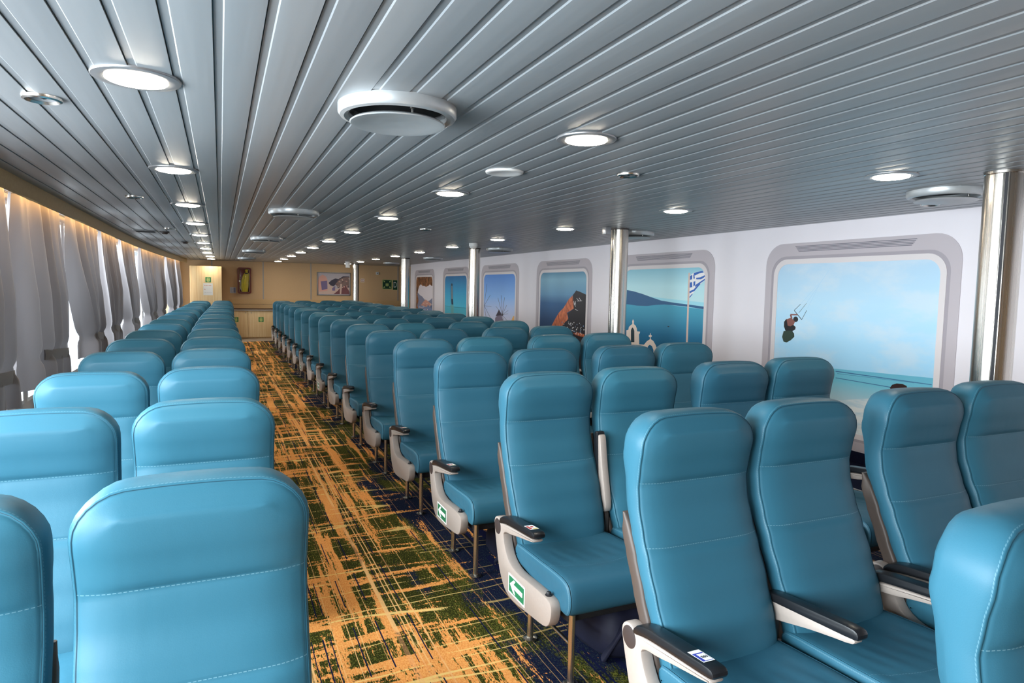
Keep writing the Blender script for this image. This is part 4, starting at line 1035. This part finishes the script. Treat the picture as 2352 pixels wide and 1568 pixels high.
def vent():
    o = MB().lathe([(.168, -.030), (.172, -.046), (.186, -.055), (.200, -.050), (.207, -.036), (.207, -.004), (.207, .004), (.160, .004)], 48, cap=False).build('air_diffuser', M_VENT, None, 40)
    MB().lathe([(.0, -.066), (.06, -.069), (.12, -.075), (.148, -.082), (.164, -.083), (.167, -.078), (.160, -.070), (.10, -.060), (.0, -.057)], 48, cap=False).build('inner_disc', M_VENT, o, 40)
    MB().lathe([(.0, -.002), (.164, -.002), (.164, .003), (.0, .003)], 40, cap=False).build('duct_opening', M_DARK, o, 40)
    MB().lathe([(.0045, -.064), (.0045, -.04), (.009, -.038), (.009, -.030), (.004, -.028), (.004, -.001)], 12, (.02, -.12, 0)).build('screw_rod', M_CHROME, o, 40)
    for q in [o] + list(o.children):
        for vt in q.data.vertices: vt.co.z *= (.72 if vt.co.z < 0 else 1)
    return o
VT = None
def put_vent(x, y, label, group):
    global VT
    if VT is None: o = VT = vent()
    else: o = copy_tree(VT)
    o.location = (x, y, CZ - .001); tag(o, label, 'air vent', group)
for k, y in enumerate((2.36, 5.97, 9.55, 13.2, 16.9)):
    put_vent(.585, y, f'round grey air vent on the ceiling above the aisle, {ORD[k]} from the camera', 'round air vents above the aisle')
for k, (x, y) in enumerate(((3.97, 2.62), (4.06, 6.0), (4.0, 9.6), (4.08, 13.4), (4.06, 17.0))):
    put_vent(x, y, f'round grey air vent on the ceiling beyond the pillars, {ORD[k]} from the camera', 'round air vents beside the printed wall')

o = MB().lathe([(.0, -.008), (.075, -.008), (.088, -.012), (.100, -.008), (.103, .0), (.103, .004)], 40, cap=False).build('ceiling_speaker', M_WHITEP, None, 40)
o.location = (1.413, 3.34, CZ - .001); tag(o, 'white unlit round speaker disc on the ceiling between two downlights', 'speaker')
def eyeball():
    o = MB().lathe([(.042, -.004), (.052, -.012), (.060, -.008), (.062, .0), (.062, .004)], 28, cap=False).build('spotlight', M_CHROME, None, 40)
    MB().lathe([(.0, .012), (.02, .010), (.036, .002), (.044, -.004)], 24, cap=False).build('reflector', M_RING, o, 60)
    MB().lathe([(.0, -.006), (.009, -.003), (.013, .004), (.013, .012)], 16, (.004, 0, 0), cap=False).build('bulb', M_DARK, o, 60)
    return o
EB = None
for x, y, lb in ((-.555, 2.81, 'small unlit chrome eyeball spot in the ceiling beside the nearest left downlight'), (-.572, 5.66, 'small unlit chrome spot in the ceiling left of the third left downlight'), (2.03, 3.08, 'small unlit chrome spot in the ceiling above the third seat column'), (2.04, 6.98, 'tiny far chrome spot in the ceiling before the second pillar'), (4.42, 3.02, 'small unlit chrome spot in the ceiling over the printed kite surfer window'), (-.523, 8.67, 'tiny chrome spot in the ceiling far left beside the air grille')):
    if EB is None: o = EB = eyeball()
    else: o = copy_tree(EB)
    o.location = (x, y, CZ - .001); tag(o, lb, 'spotlight', 'small unlit ceiling spots')
o = MB().box(-.13, .13, -.16, .16, -.008, .004, .003).build('air_grille', M_RING, None, 40); o.location = (-.83, 9.3, CZ - .001)
tag(o, 'rectangular grey air grille in the ceiling near the far curtains', 'air grille')
mb = MB()
for k in range(8): mb.box(-.105, .105, -.135 + .036 * k, -.115 + .036 * k, -.0095, -.006)
mb.build('slot', M_DARK, o, 0)
for x, y, lb in ((-.62, 9.3, 'small dark ceiling sensor beside the rectangular air grille'), (-.48, 11.3, 'small dark ceiling sensor farther back near the left downlights')):
    o = MB().lathe([(.0, -.03), (.03, -.028), (.04, -.015), (.055, -.008), (.055, .004)], 20, cap=False).build('smoke_detector', M_CAP, None, 40)
    o.location = (x, y, CZ - .001); tag(o, lb, 'smoke detector')
# camera dome, cylinder, small box near the pillars
o = MB().lathe([(.0, -.078), (.026, -.075), (.046, -.060), (.052, -.045), (.054, -.04), (.062, -.038), (.062, .003)], 28, cap=False).build('security_camera', M_WHITEP, None, 40)
o.location = (3.25, 8.75, CZ - .001); tag(o, 'small white dome camera on the ceiling in front of the third pillar', 'camera')
o = MB().lathe([(.0, -.15), (.05, -.15), (.058, -.143), (.058, -.012), (.075, -.01), (.075, .003)], 24, cap=False).build('siren', M_WHITEP, None, 40)
o.location = (3.02, 17.4, CZ - .001); tag(o, 'pale cylinder hanging from the ceiling beside the farthest pillar', 'siren')
o = MB().box(-.03, .03, -.04, .04, -.075, 0, .006).build('junction_box', M_RING, None, 40); o.location = (3.50, 5.66, CZ)
tag(o, 'small grey box on the ceiling against the second pillar', 'junction box')

# pillars
PIL = ((3.615, 2.09, .089), (3.70, 5.73, .089), (3.655, 9.78, .089), (3.66, 14.05, .092), (3.475, 18.75, .09))
for k, (x, y, rr) in enumerate(PIL):
    zb_ = fz(x) - .01
    prof = []
    N_ = 40; gap = 3.72 if k in (0, 4) else 3.30                   # angle of the joint between the two half shells
    for i in range(N_):
        a = gap + .07 + (2 * math.pi - .14) * i / (N_ - 1) if False else gap + 2 * math.pi * i / N_
        rad = rr
        prof.append((rad * math.cos(a), rad * math.sin(a)))
    o = MB().prism(prof, zb_, CZ + .01, XY, .0).build('pillar', M_STEEL, None, 30)
    o.location = (x, y, 0); tag(o, f'shiny brushed steel pillar from floor to ceiling, {ORD[k]} from the camera', 'pillar', 'steel pillars', 'structure')
    ca, sa = math.cos(gap), math.sin(gap)
    j = MB().box(rr - .004, rr + .0012, -.007, .007, zb_ + .01, CZ - .002).build('joint', M_FRAME, o, 0); j.rotation_euler = (0, 0, gap)
    for sgn in (-1, 1):
        j2 = MB().box(rr - .003, rr + .003, -.004, .004, zb_ + .01, CZ - .002, .0012).build('joint_lip', M_STEEL, o, 40); j2.rotation_euler = (0, 0, gap + sgn * .13)
    MB().lathe([(rr + .001, CZ - .016), (rr + .005, CZ - .013), (rr + .005, CZ - .002)], 36, cap=False).build('collar', M_CAP if k else M_STEEL, o, 40)
# ------------------------------------------------------------------ printed windows on the right wall
def ink(name, rgb): return mat('print_' + name, [min(250, v * 1.13) for v in rgb], .42, 0, .35)
INK = {k: ink(k, c) for k, c in dict(sea_turq=(120, 196, 216), sand=(206, 216, 216), navy_ink=(58, 100, 140), hair_ink=(48, 30, 28), ink=(26, 26, 30), line_blue=(150, 190, 215), skin_ink=(120, 76, 70), olive_ink=(44, 60, 50),
    haze=(150, 208, 224), sea_deep=(34, 124, 166), island=(40, 88, 128), pole_ink=(196, 172, 160), white_ink=(232, 232, 236), flag_blue=(44, 92, 168), pink_ink=(238, 206, 194), dark_teal_ink=(30, 52, 62),
    rock_dark=(38, 36, 42), rock_orange=(206, 112, 78), bluegrey_ink=(120, 140, 168), mill_ink=(120, 112, 130), mill_roof=(62, 56, 70), amber_ink=(236, 176, 110), water_cyan=(72, 176, 200), teal_ink=(40, 110, 140),
    stack_ink=(30, 62, 84), stack_light=(150, 170, 178), reflect_ink=(96, 164, 170), mount_ink=(116, 122, 146), harbour_ink=(110, 130, 168), village_ink=(190, 140, 126), cave_ink=(120, 74, 48)).items()}
M_MFRAME = mat('print_frame_lilac', (196, 187, 192), .42, 0, .35)
M_MBEV = mat('print_bevel_grey', (172, 164, 171), .42, 0, .35)
M_MRIM = mat('print_rim_white', (228, 220, 220), .42, 0, .35)
M_MSLOT = mat('print_slot_grey', (112, 110, 120), .45, 0, .35)
def sky(name, stops, clouds=0., axis=2, z0=.33, z1=1.77):
    m = mat('print_sky_' + name, (150, 190, 220), .42, 0, .35); g = G(m); p = g.sep(g.coord('Object'))
    t = g.math('DIVIDE', g.math('SUBTRACT', p[2], z0), z1 - z0, clamp=True)
    c = g.ramp(t, [(a, lin([min(250, v * 1.12) for v in b])) for a, b in stops])
    if clouds:
        n = g.noise(g.mapping(g.coord('Object'), (1, 1.6, 3.4)), 1.5, 5., .55)
        c = g.mix(g.math('MULTIPLY', g.smooth(n, .42, .68), clouds), c, lin((226, 234, 240)))
    g.l(c, g.b.inputs['Base Color']); return m
SKY = {'A': sky('surf', [(0, (146, 194, 222)), (.45, (152, 198, 226)), (.75, (170, 204, 226)), (1, (166, 194, 214))], .45),
       'B': sky('bay', [(0, (180, 214, 222)), (.62, (190, 220, 226)), (.85, (176, 216, 224)), (1, (130, 184, 200))]),
       'C': sky('rock', [(0, (30, 42, 70)), (.45, (36, 66, 104)), (.66, (44, 88, 130)), (.76, (96, 140, 172)), (.92, (120, 164, 184)), (1, (82, 128, 156))]),
       'D': sky('sunset', [(0, (240, 200, 150)), (.22, (232, 206, 192)), (.42, (196, 200, 224)), (.7, (130, 172, 226)), (1, (78, 130, 200))]),
       'E': sky('water', [(0, (70, 184, 204)), (.5, (74, 184, 214)), (.8, (40, 144, 190)), (1, (24, 104, 158))]),
       'F': sky('cove', [(0, (214, 206, 208)), (1, (206, 198, 204))])}
M_CAVE = INK['cave_ink']; gg = G(M_CAVE); nn = gg.noise(gg.coord('Object'), 9., 4., .65)
gg.l(gg.ramp(nn, [(.35, lin((70, 42, 30))), (.55, lin((150, 96, 60))), (.7, lin((196, 138, 92)))]), gg.b.inputs['Base Color'])
gg = G(INK['rock_orange']); nn = gg.noise(gg.mapping(gg.coord('Object'), (1, 9, 3)), 4., 4., .6)
gg.l(gg.ramp(nn, [(.35, lin((160, 78, 54))), (.6, lin((224, 132, 92)))]), gg.b.inputs['Base Color'])
gg = G(INK['sea_deep']); pp = gg.sep(gg.coord('Object'))
gg.l(gg.ramp(gg.math('DIVIDE', pp[2], 1.3, clamp=True), [(.4, lin((18, 84, 124))), (.75, lin((30, 120, 164))), (1, lin((70, 168, 198)))]), gg.b.inputs['Base Color'])
gg = G(INK['sea_turq']); pp = gg.sep(gg.coord('Object'))
gg.l(gg.ramp(gg.math('DIVIDE', pp[2], .95, clamp=True), [(.3, lin((214, 222, 222))), (.62, lin((186, 214, 222))), (.80, lin((120, 200, 220))), (1, lin((104, 186, 214)))]), gg.b.inputs['Base Color'])
gg = G(INK['sand']); nn = gg.noise(gg.mapping(gg.coord('Object'), (1, 2, 7)), 4., 4.)
gg.l(gg.ramp(nn, [(.35, lin((196, 218, 226))), (.6, lin((232, 236, 234)))]), gg.b.inputs['Base Color'])

def frame_ring(mb, o_, i_, x0, x1):
    """flat ring between two rounded rectangles (y, z), standing from x1 (wall) out to x0"""
    n = len(o_)
    a = mb.ring([(x0, p, q) for p, q in o_]); b = mb.ring([(x0, p, q) for p, q in i_])
    c = mb.ring([(x1, p, q) for p, q in o_]); d = mb.ring([(x1, p, q) for p, q in i_])
    mb.bridge(a, b); mb.bridge(c, a); mb.bridge(b, d)
MUR = [('A', 3.04, 4.89, 'wall print of a light window frame with a kite surfer against pale sky'), ('B', 5.62, 7.47, 'wall print of a window with a striped blue and white flag above a bay'),
       ('C', 8.17, 9.97, 'wall print of a window with a dark and orange rocky peak above the sea'), ('D', 10.69, 12.53, 'wall print of a window with a windmill against a sunset sky'),
       ('E', 13.245, 15.045, 'wall print of a window with a thin rock standing in turquoise water'), ('F', 15.743, 17.54, 'wall print of a window with a harbour seen through a brown cave arch')]
def clip_poly(poly, y0, y1, z0, z1):
    for ax, lim, keep in ((0, y0, 1), (0, y1, -1), (1, z0, 1), (1, z1, -1)):
        out = []
        for i in range(len(poly)):
            a, b = poly[i - 1], poly[i]; da, db = (a[ax] - lim) * keep, (b[ax] - lim) * keep
            if da >= 0 or db >= 0:
                if (da >= 0) != (db >= 0):
                    t = da / (da - db); q = (a[0] + (b[0] - a[0]) * t, a[1] + (b[1] - a[1]) * t)
                    if da >= 0: out.append(q)
                    else: out += [q, b]; continue
                elif db >= 0: out.append(b)
                if da < 0 and db >= 0: pass
        poly = out
        if len(poly) < 3: return []
    return poly
for key, ya, yb, lb in MUR:
    root = thing('wall_print', lb, 'wall print', (0, 0, 0), 'window prints on the white wall')
    zt, zb = 1.955, .195
    o_ = rrect(ya, yb, zb, zt, .20, 8); i1 = rrect(ya + .075, yb - .075, zb + .075, zt - .118, .165, 8)
    i2 = rrect(ya + .103, yb - .103, zb + .098, zt - .145, .15, 8); i3 = rrect(ya + .150, yb - .150, zb + .141, zt - .190, .115, 8)
    mb = MB(); mb.use(0); frame_ring(mb, o_, i1, WX - .006, WX); mb.use(1); frame_ring(mb, i1, i2, WX - .004, WX)
    mb.build('frame', [M_MFRAME, M_MBEV], root, 30, True)
    mb = MB(); frame_ring(mb, i2, i3, WX - .007, WX); mb.build('inner_rim', M_MRIM, root, 30)
    # louvre strip
    yc = (ya + yb) / 2; hw_ = .59 if key == 'A' else .56; mb = MB()
    mb.use(0).prism([(yc - hw_, 1.930), (yc + hw_, 1.930), (yc + hw_ - .05, 1.868), (yc - hw_ + .05, 1.868)], WX - .0068, WX - .005, YZ)
    for q in range(5):
        z_ = 1.924 - q * .0115; w_ = hw_ - .01 - q * .0095
        mb.use(1).box(WX - .0074, WX - .006, yc - w_, yc + w_, z_ - .0028, z_ + .0028)
    mb.build('louvre', [M_MFRAME, M_MSLOT], root, 0)
    mb = MB(); pl = rrect(ya + .148, yb - .148, zb + .139, zt - .188, .117, 8)
    mb.prism(pl, WX - .0015, WX - .0002, YZ); pic = mb.build('picture', SKY[key], root, 0)
    groups = {}; order = []
    for nm, mt, pts in MURAL_ART[key]:
        if nm not in groups: groups[nm] = []; order.append(nm)
        groups[nm].append((mt, pts))
    lvl = 0
    for nm in order:
        mb = MB(); ms_ = []
        for mt, pts in groups[nm]:
            lvl += 1
            if INK[mt] not in ms_: ms_.append(INK[mt])
            cp = clip_poly(pts, ya + .150, yb - .150, zb + .141, zt - .190)
            if len(cp) < 3: continue
            mb.use(ms_.index(INK[mt])); off = WX - .0016 - .00002 * lvl
            cp = ccw(cp); mb.poly([(off, p, q) for p, q in reversed(cp)])
        if mb.f: mb.build(nm, ms_, pic, 0, False)

# ------------------------------------------------------------------ far wall
def flat(mb, x0, x1, z0, z1, y, th=.002, r=.004): return mb.prism(rrect(x0, x1, z0, z1, r, 3), y - th, y, XZ)
Y = WY
root = thing('framed_picture', 'framed photo of a hillside village in a silver frame on the tan far wall', 'picture', (3.02, Y, 1.55))
PICM = {k: ink(k, c) for k, c in dict(pic_sky=(176, 170, 178), pic_sand=(200, 176, 166), pic_dark=(62, 60, 76), pic_town=(128, 108, 104), pic_wine=(118, 78, 82), pic_pink=(206, 158, 146), pic_purple=(118, 106, 142)).items()}
def sub(o, root): o.parent = root; o.location = -root.location
px0, px1, pz0, pz1 = 2.545, 3.495, 1.215, 1.882
mb = MB(); w_ = .028
for q in ((px0, px1, pz0, pz0 + w_), (px0, px1, pz1 - w_, pz1), (px0, px0 + w_, pz0, pz1), (px1 - w_, px1, pz0, pz1)): mb.box(q[0], q[1], Y - .03, Y - .002, q[2], q[3], .004)
sub(mb.build('frame', M_RING, None, 40), root)
mb = MB(); ms_ = [PICM['pic_sky']]; mb.box(px0 + w_, px1 - w_, Y - .012, Y - .004, pz0 + w_, pz1 - w_)
for i, (mt, pts) in enumerate(WALL_PICTURE_ART):
    if PICM[mt] not in ms_: ms_.append(PICM[mt])
    cp = clip_poly(pts, px0 + w_, px1 - w_, pz0 + w_, pz1 - w_)
    if len(cp) > 2: mb.use(ms_.index(PICM[mt])).poly([(p, Y - .0122 - .0001 * i, q) for p, q in cp])
sub(mb.build('photo', ms_, None, 0, False), root)

# muster station sign and its letter
M_LUME = mat('photoluminescent_green', (190, 208, 130), .5); M_DKGREEN = mat('sign_dark_green', (18, 70, 48), .5)
root = thing('muster_station_sign', 'green sign with four arrows pointing to a group of people on the far wall', 'sign', (4.58, Y, 1.565))
mb = MB(); flat(mb.use(0), 4.435, 4.725, 1.425, 1.71, Y - .001, .004); flat(mb.use(1), 4.447, 4.713, 1.437, 1.698, Y - .004, .002)
cx, cz = 4.58, 1.567
for sx_, sz_ in ((1, 1), (1, -1), (-1, 1), (-1, -1)):
    a = math.atan2(-sz_, -sx_); mb.use(0); tipx, tipz = cx + sx_ * .062, cz + sz_ * .062
    def rp(p, q): return (tipx + p * math.cos(a) - q * math.sin(a), tipz + p * math.sin(a) + q * math.cos(a))
    mb.prism([rp(*t) for t in ((0, 0), (-.035, .028), (-.035, .012), (-.07, .012), (-.07, -.012), (-.035, -.012), (-.035, -.028))], Y - .0072, Y - .0058, XZ)
for dx, dz, s_ in ((0, .0, 1.15), (-.034, -.006, .9), (.034, -.006, .9), (-.017, -.02, .8), (.017, -.02, .8)):
    mb.use(0).prism([(cx + dx + .011 * s_ * math.cos(t * .785), cz + dz + .030 + .011 * s_ * math.sin(t * .785)) for t in range(8)], Y - .0075, Y - .0058, XZ)
    mb.prism(rrect(cx + dx - .013 * s_, cx + dx + .013 * s_, cz + dz - .038, cz + dz + .018, .006, 2), Y - .0075, Y - .0058, XZ)
sub(mb.build('panel', [M_LUME, M_DKGREEN], None, 0), root)
root = thing('letter_sign', 'dark green sign with a white letter D beside the arrows sign on the far wall', 'sign', (4.825, Y, 1.55))
mb = MB(); flat(mb.use(0), 4.750, 4.895, 1.402, 1.702, Y - .001, .004); flat(mb.use(1), 4.758, 4.887, 1.410, 1.694, Y - .004, .002)
sub(mb.build('panel', [M_LUME, M_DKGREEN], None, 0), root)
sub(text_mesh('D', .235, 'letter', M_WHITE, None, Matrix.Translation((4.822, Y - .0066, 1.552)) @ Matrix.Rotation(R(90), 4, 'X') @ Matrix.Scale(.62, 4, (1, 0, 0))), root)
mb = MB(); mb.use(0).box(4.240, 4.328, Y - .03, Y - .001, 1.846, 1.932, .006); flat(mb.use(1), 4.266, 4.302, 1.872, 1.906, Y - .029, .003)
tag(mb.build('call_button', [M_WHITEP, M_RING], None, 40), 'small square white box high on the far wall left of the green signs', 'alarm button')
mb = MB(); flat(mb.use(0), 3.79, 3.905, 1.615, 1.717, Y - .001, .002); flat(mb.use(1), 3.80, 3.895, 1.63, 1.702, Y - .003, .0006)
for a, b in ((3.815, 3.840), (3.855, 3.880)): flat(mb.use(0), a, b, 1.645, 1.688, Y - .0036, .0006)
tag(mb.build('notice', [M_WHITE, mat('faded_red_print', (206, 150, 130), .5)], None, 0), 'small faded pinkish sticker on the far wall right of the thin pillar', 'notice')
mb = MB(); flat(mb.use(0), .243, .395, 1.245, 1.408, Y - .001, .002)
for q in range(6): flat(mb.use(1), .255, .325 - .012 * (q % 3), 1.262 + .023 * q, 1.270 + .023 * q, Y - .003, .0006, .001)
flat(mb.use(1), .335, .385, 1.262, 1.392, Y - .003, .0006)
tag(mb.build('notice', [mat('pale_paper', (206, 210, 222), .6), mat('blue_grey_print', (146, 156, 196), .6)], None, 0), 'small pale blue printed notice on the far wall left of the red case', 'notice')

# red case with the yellow suit
root = thing('emergency_case', 'red framed wall case with a clear front on the far wall', 'case', (.611, Y, 1.59))
M_CASE = mat('dark_red_plastic', (112, 36, 26), .35); M_SUIT = mat('yellow_green_fabric', (196, 186, 40), .6)
M_CLEAR = bpy.data.materials.new('clear_plastic_cover'); M_CLEAR.use_nodes = True
g = G(M_CLEAR); tp = g.n('ShaderNodeBsdfTransparent'); tp.inputs[0].default_value = (.97, .93, .90, 1); gl = g.n('ShaderNodeBsdfGlossy'); gl.inputs['Roughness'].default_value = .06
ms = g.n('ShaderNodeMixShader'); fr = g.n('ShaderNodeFresnel'); fr.inputs[0].default_value = 1.5
g.l(fr.outputs[0], ms.inputs[0]); g.l(tp.outputs[0], ms.inputs[1]); g.l(gl.outputs[0], ms.inputs[2]); g.l(ms.outputs[0], g.t.nodes['Material Output'].inputs[0])
cx0, cx1, cz0, cz1 = .437, .785, 1.237, 1.946
mb = MB(); mb.prism(rrect(cx0, cx1, cz0, cz1, .05, 5), Y - .02, Y - .001, XZ, .004)
o_ = rrect(cx0, cx1, cz0, cz1, .05, 5); i_ = rrect(cx0 + .03, cx1 - .03, cz0 + .03, cz1 - .03, .04, 5)
n_ = len(o_); A_ = [mb.ring([(p, y_, q) for p, q in pl]) for pl, y_ in ((o_, Y - .02), (o_, Y - .12), (i_, Y - .12), (i_, Y - .02))]
for a, b in zip(A_, A_[1:]): mb.bridge(a, b)
sub(mb.build('case_body', M_CASE, None, 40), root)
mb = MB(); rg = []
for k in range(7):
    t = k / 6; e = math.sin(t * math.pi / 2); rg.append(mb.ring([(p, Y - .12 - .05 * e, q) for p, q in inset(ccw(i_), .05 * (1 - math.cos(t * math.pi / 2)))]))
for a, b in zip(rg, rg[1:]): mb.bridge(a, b)
mb.face(rg[-1]); sub(mb.build('clear_cover', M_CLEAR, None, 60), root)
mb = MB(); rg = []
for z_, cxx, w_, d_ in ((1.265, .615, .05, .03), (1.30, .615, .085, .045), (1.40, .61, .105, .05), (1.50, .615, .105, .05), (1.60, .63, .095, .05), (1.70, .645, .085, .045), (1.77, .665, .07, .04), (1.81, .67, .035, .03), (1.835, .67, .03, .03), (1.86, .67, .042, .035), (1.89, .67, .032, .03), (1.905, .67, .012, .012)):
    rg.append(mb.ring([(cxx + w_ * math.cos(a) * (1 + .08 * math.sin(5 * a + z_ * 30)), Y - .075 + d_ * math.sin(a) * (1 + .12 * math.sin(4 * a + z_ * 40)), z_) for a in [2 * math.pi * i / 26 for i in range(26)]]))
for a, b in zip(rg, rg[1:]): mb.bridge(a, b)
mb.face(reversed(rg[0])); mb.face(rg[-1])
suit = tag(mb.build('rescue_suit', speck(M_SUIT, 0, 16, .25), None, 60), 'bright yellow rescue suit hanging folded inside the red wall case', 'suit')
for x_, z_ in ((.545, 1.42), (.575, 1.46)):
    MB().tube([(x_ + .05, Y - .11, 1.72), (x_ + .01, Y - .125, 1.60), (x_, Y - .122, z_), (x_ + .005, Y - .12, 1.30)], [.012, .02, .022, .012], 10).build('sleeve', M_SUIT, suit, 60)
MB().box(.62, .70, Y - .125, Y - .10, 1.775, 1.80, .006).build('collar', M_DARK, suit, 40)
flat(MB(), .47, .50, 1.555, 1.60, Y - .1705, .001).build('cover_label', M_WHITE, None, 0).parent = None
lbl = bpy.data.objects['cover_label']; sub(lbl, root)

# low cabinet under the far wall
def jacket_sign(x, z, y, s=.062):
    mb = MB(); flat(mb.use(0), x - s - .008, x + s + .008, z - s - .008, z + s + .008, y, .0012); flat(mb.use(1), x - s, x + s, z - s, z + s, y - .0012, .0008)
    mb.use(0).prism(smooth_poly([(x - .036, z - .050), (x + .036, z - .050), (x + .040, z + .01), (x + .030, z + .050), (x + .012, z + .056), (x, z + .040), (x - .012, z + .056), (x - .030, z + .050), (x - .040, z + .01)], 1), y - .0028, y - .0018, XZ)
    mb.use(1).prism(rrect(x - .010, x + .010, z + .020, z + .040, .004, 2), y - .0034, y - .0026, XZ)
    mb.use(1).prism(rrect(x - .003, x + .003, z - .045, z + .01, .001, 1), y - .0034, y - .0026, XZ)
    return mb.build('lifejacket_sign', [M_LUME, M_GREEN], None, 0)
CY = 19.22
root = thing('low_cabinet', 'low birch cabinet with two signed doors under the tan far wall', 'cabinet', (.68, CY, .02))
zf = .02
mb = MB(); mb.box(.065, 1.325, CY + .02, WY - .03, zf + .06, .775); mb.box(.10, 1.29, CY + .05, WY - .03, zf + .005, zf + .06); sub(mb.build('carcass', M_BIRCH, None, 0), root)
for x0, x1, kx, sx_ in ((.075, .678, .620, .372), (.684, 1.315, .758, 1.008)):
    d_ = MB().box(x0, x1, CY, CY + .019, zf + .045, .765, .002).build('door', M_BIRCH, None, 40); sub(d_, root)
    kn = MB().lathe([(.007, 0), (.006, -.012), (.012, -.018), (.012, -.024), (.006, -.027)], 16, (kx, CY, .722), 'y').build('knob', M_RING, d_, 40)
    jacket_sign(sx_, .542, CY - .0002).parent = d_
root = thing('countertop', 'long dark edged tan worktop lying on the low birch cabinet', 'worktop', (.68, CY, .775))
mb = MB(); mb.box(.045, 1.345, CY - .03, WY - .026, .776, .806, .004); sub(mb.build('board', M_GREYTRIM, None, 40), root)
sub(MB().box(.045, 1.345, CY + .30, WY - .026, .8065, .835, .003).build('backsplash', M_DKWOOD, None, 40), root)

# tall locker at the end of the left-hand seats
LK = 18.62
root = thing('tall_locker', 'tall birch locker at the end of the left-hand seats beside the curtains', 'locker', (-.265, LK, 0))
sub(MB().box(-.70, .040, LK + .02, WY - .03, 0.0, 1.935, .003).build('carcass', M_BIRCH, None, 40), root)
d_ = MB().box(-.695, .036, LK, LK + .019, .06, 1.93, .002).build('door', M_BIRCH, None, 40); sub(d_, root)
jacket_sign(-.276, 1.588, LK - .0002).parent = d_
mb = MB(); flat(mb.use(0), -.395, -.173, 1.195, 1.50, LK - .0002, .0012)
for k in range(5): flat(mb.use(1), -.365 + .034 * k, -.345 + .034 * k, 1.435, 1.452, LK - .0014, .0006, .001)
mb.use(1).prism([(-.372, 1.335), (-.340, 1.335), (-.356, 1.365)], LK - .002, LK - .0014, XZ)
for k in range(4): flat(mb.use(2), -.36 + .045 * k, -.345 + .045 * k, 1.255, 1.264, LK - .0014, .0006, .001)
mb.build('notice', [M_WHITE, mat('faint_red_print', (214, 130, 116), .5), mat('faint_grey_print', (176, 176, 180), .5)], d_, 0)

# ------------------------------------------------------------------ picture settings
vs = scene.view_settings; scene.display_settings.display_device = 'sRGB'
vs.view_transform = 'Standard'; vs.look = 'None'; vs.gamma = 1.0; vs.use_curve_mapping = False; vs.exposure = EXPO
cy = scene.cycles
cy.use_denoising = True; cy.max_bounces = 7; cy.diffuse_bounces = 4; cy.glossy_bounces = 3; cy.transmission_bounces = 4; cy.transparent_max_bounces = 10
cy.sample_clamp_indirect = 6; cy.caustics_reflective = False; cy.caustics_refractive = False
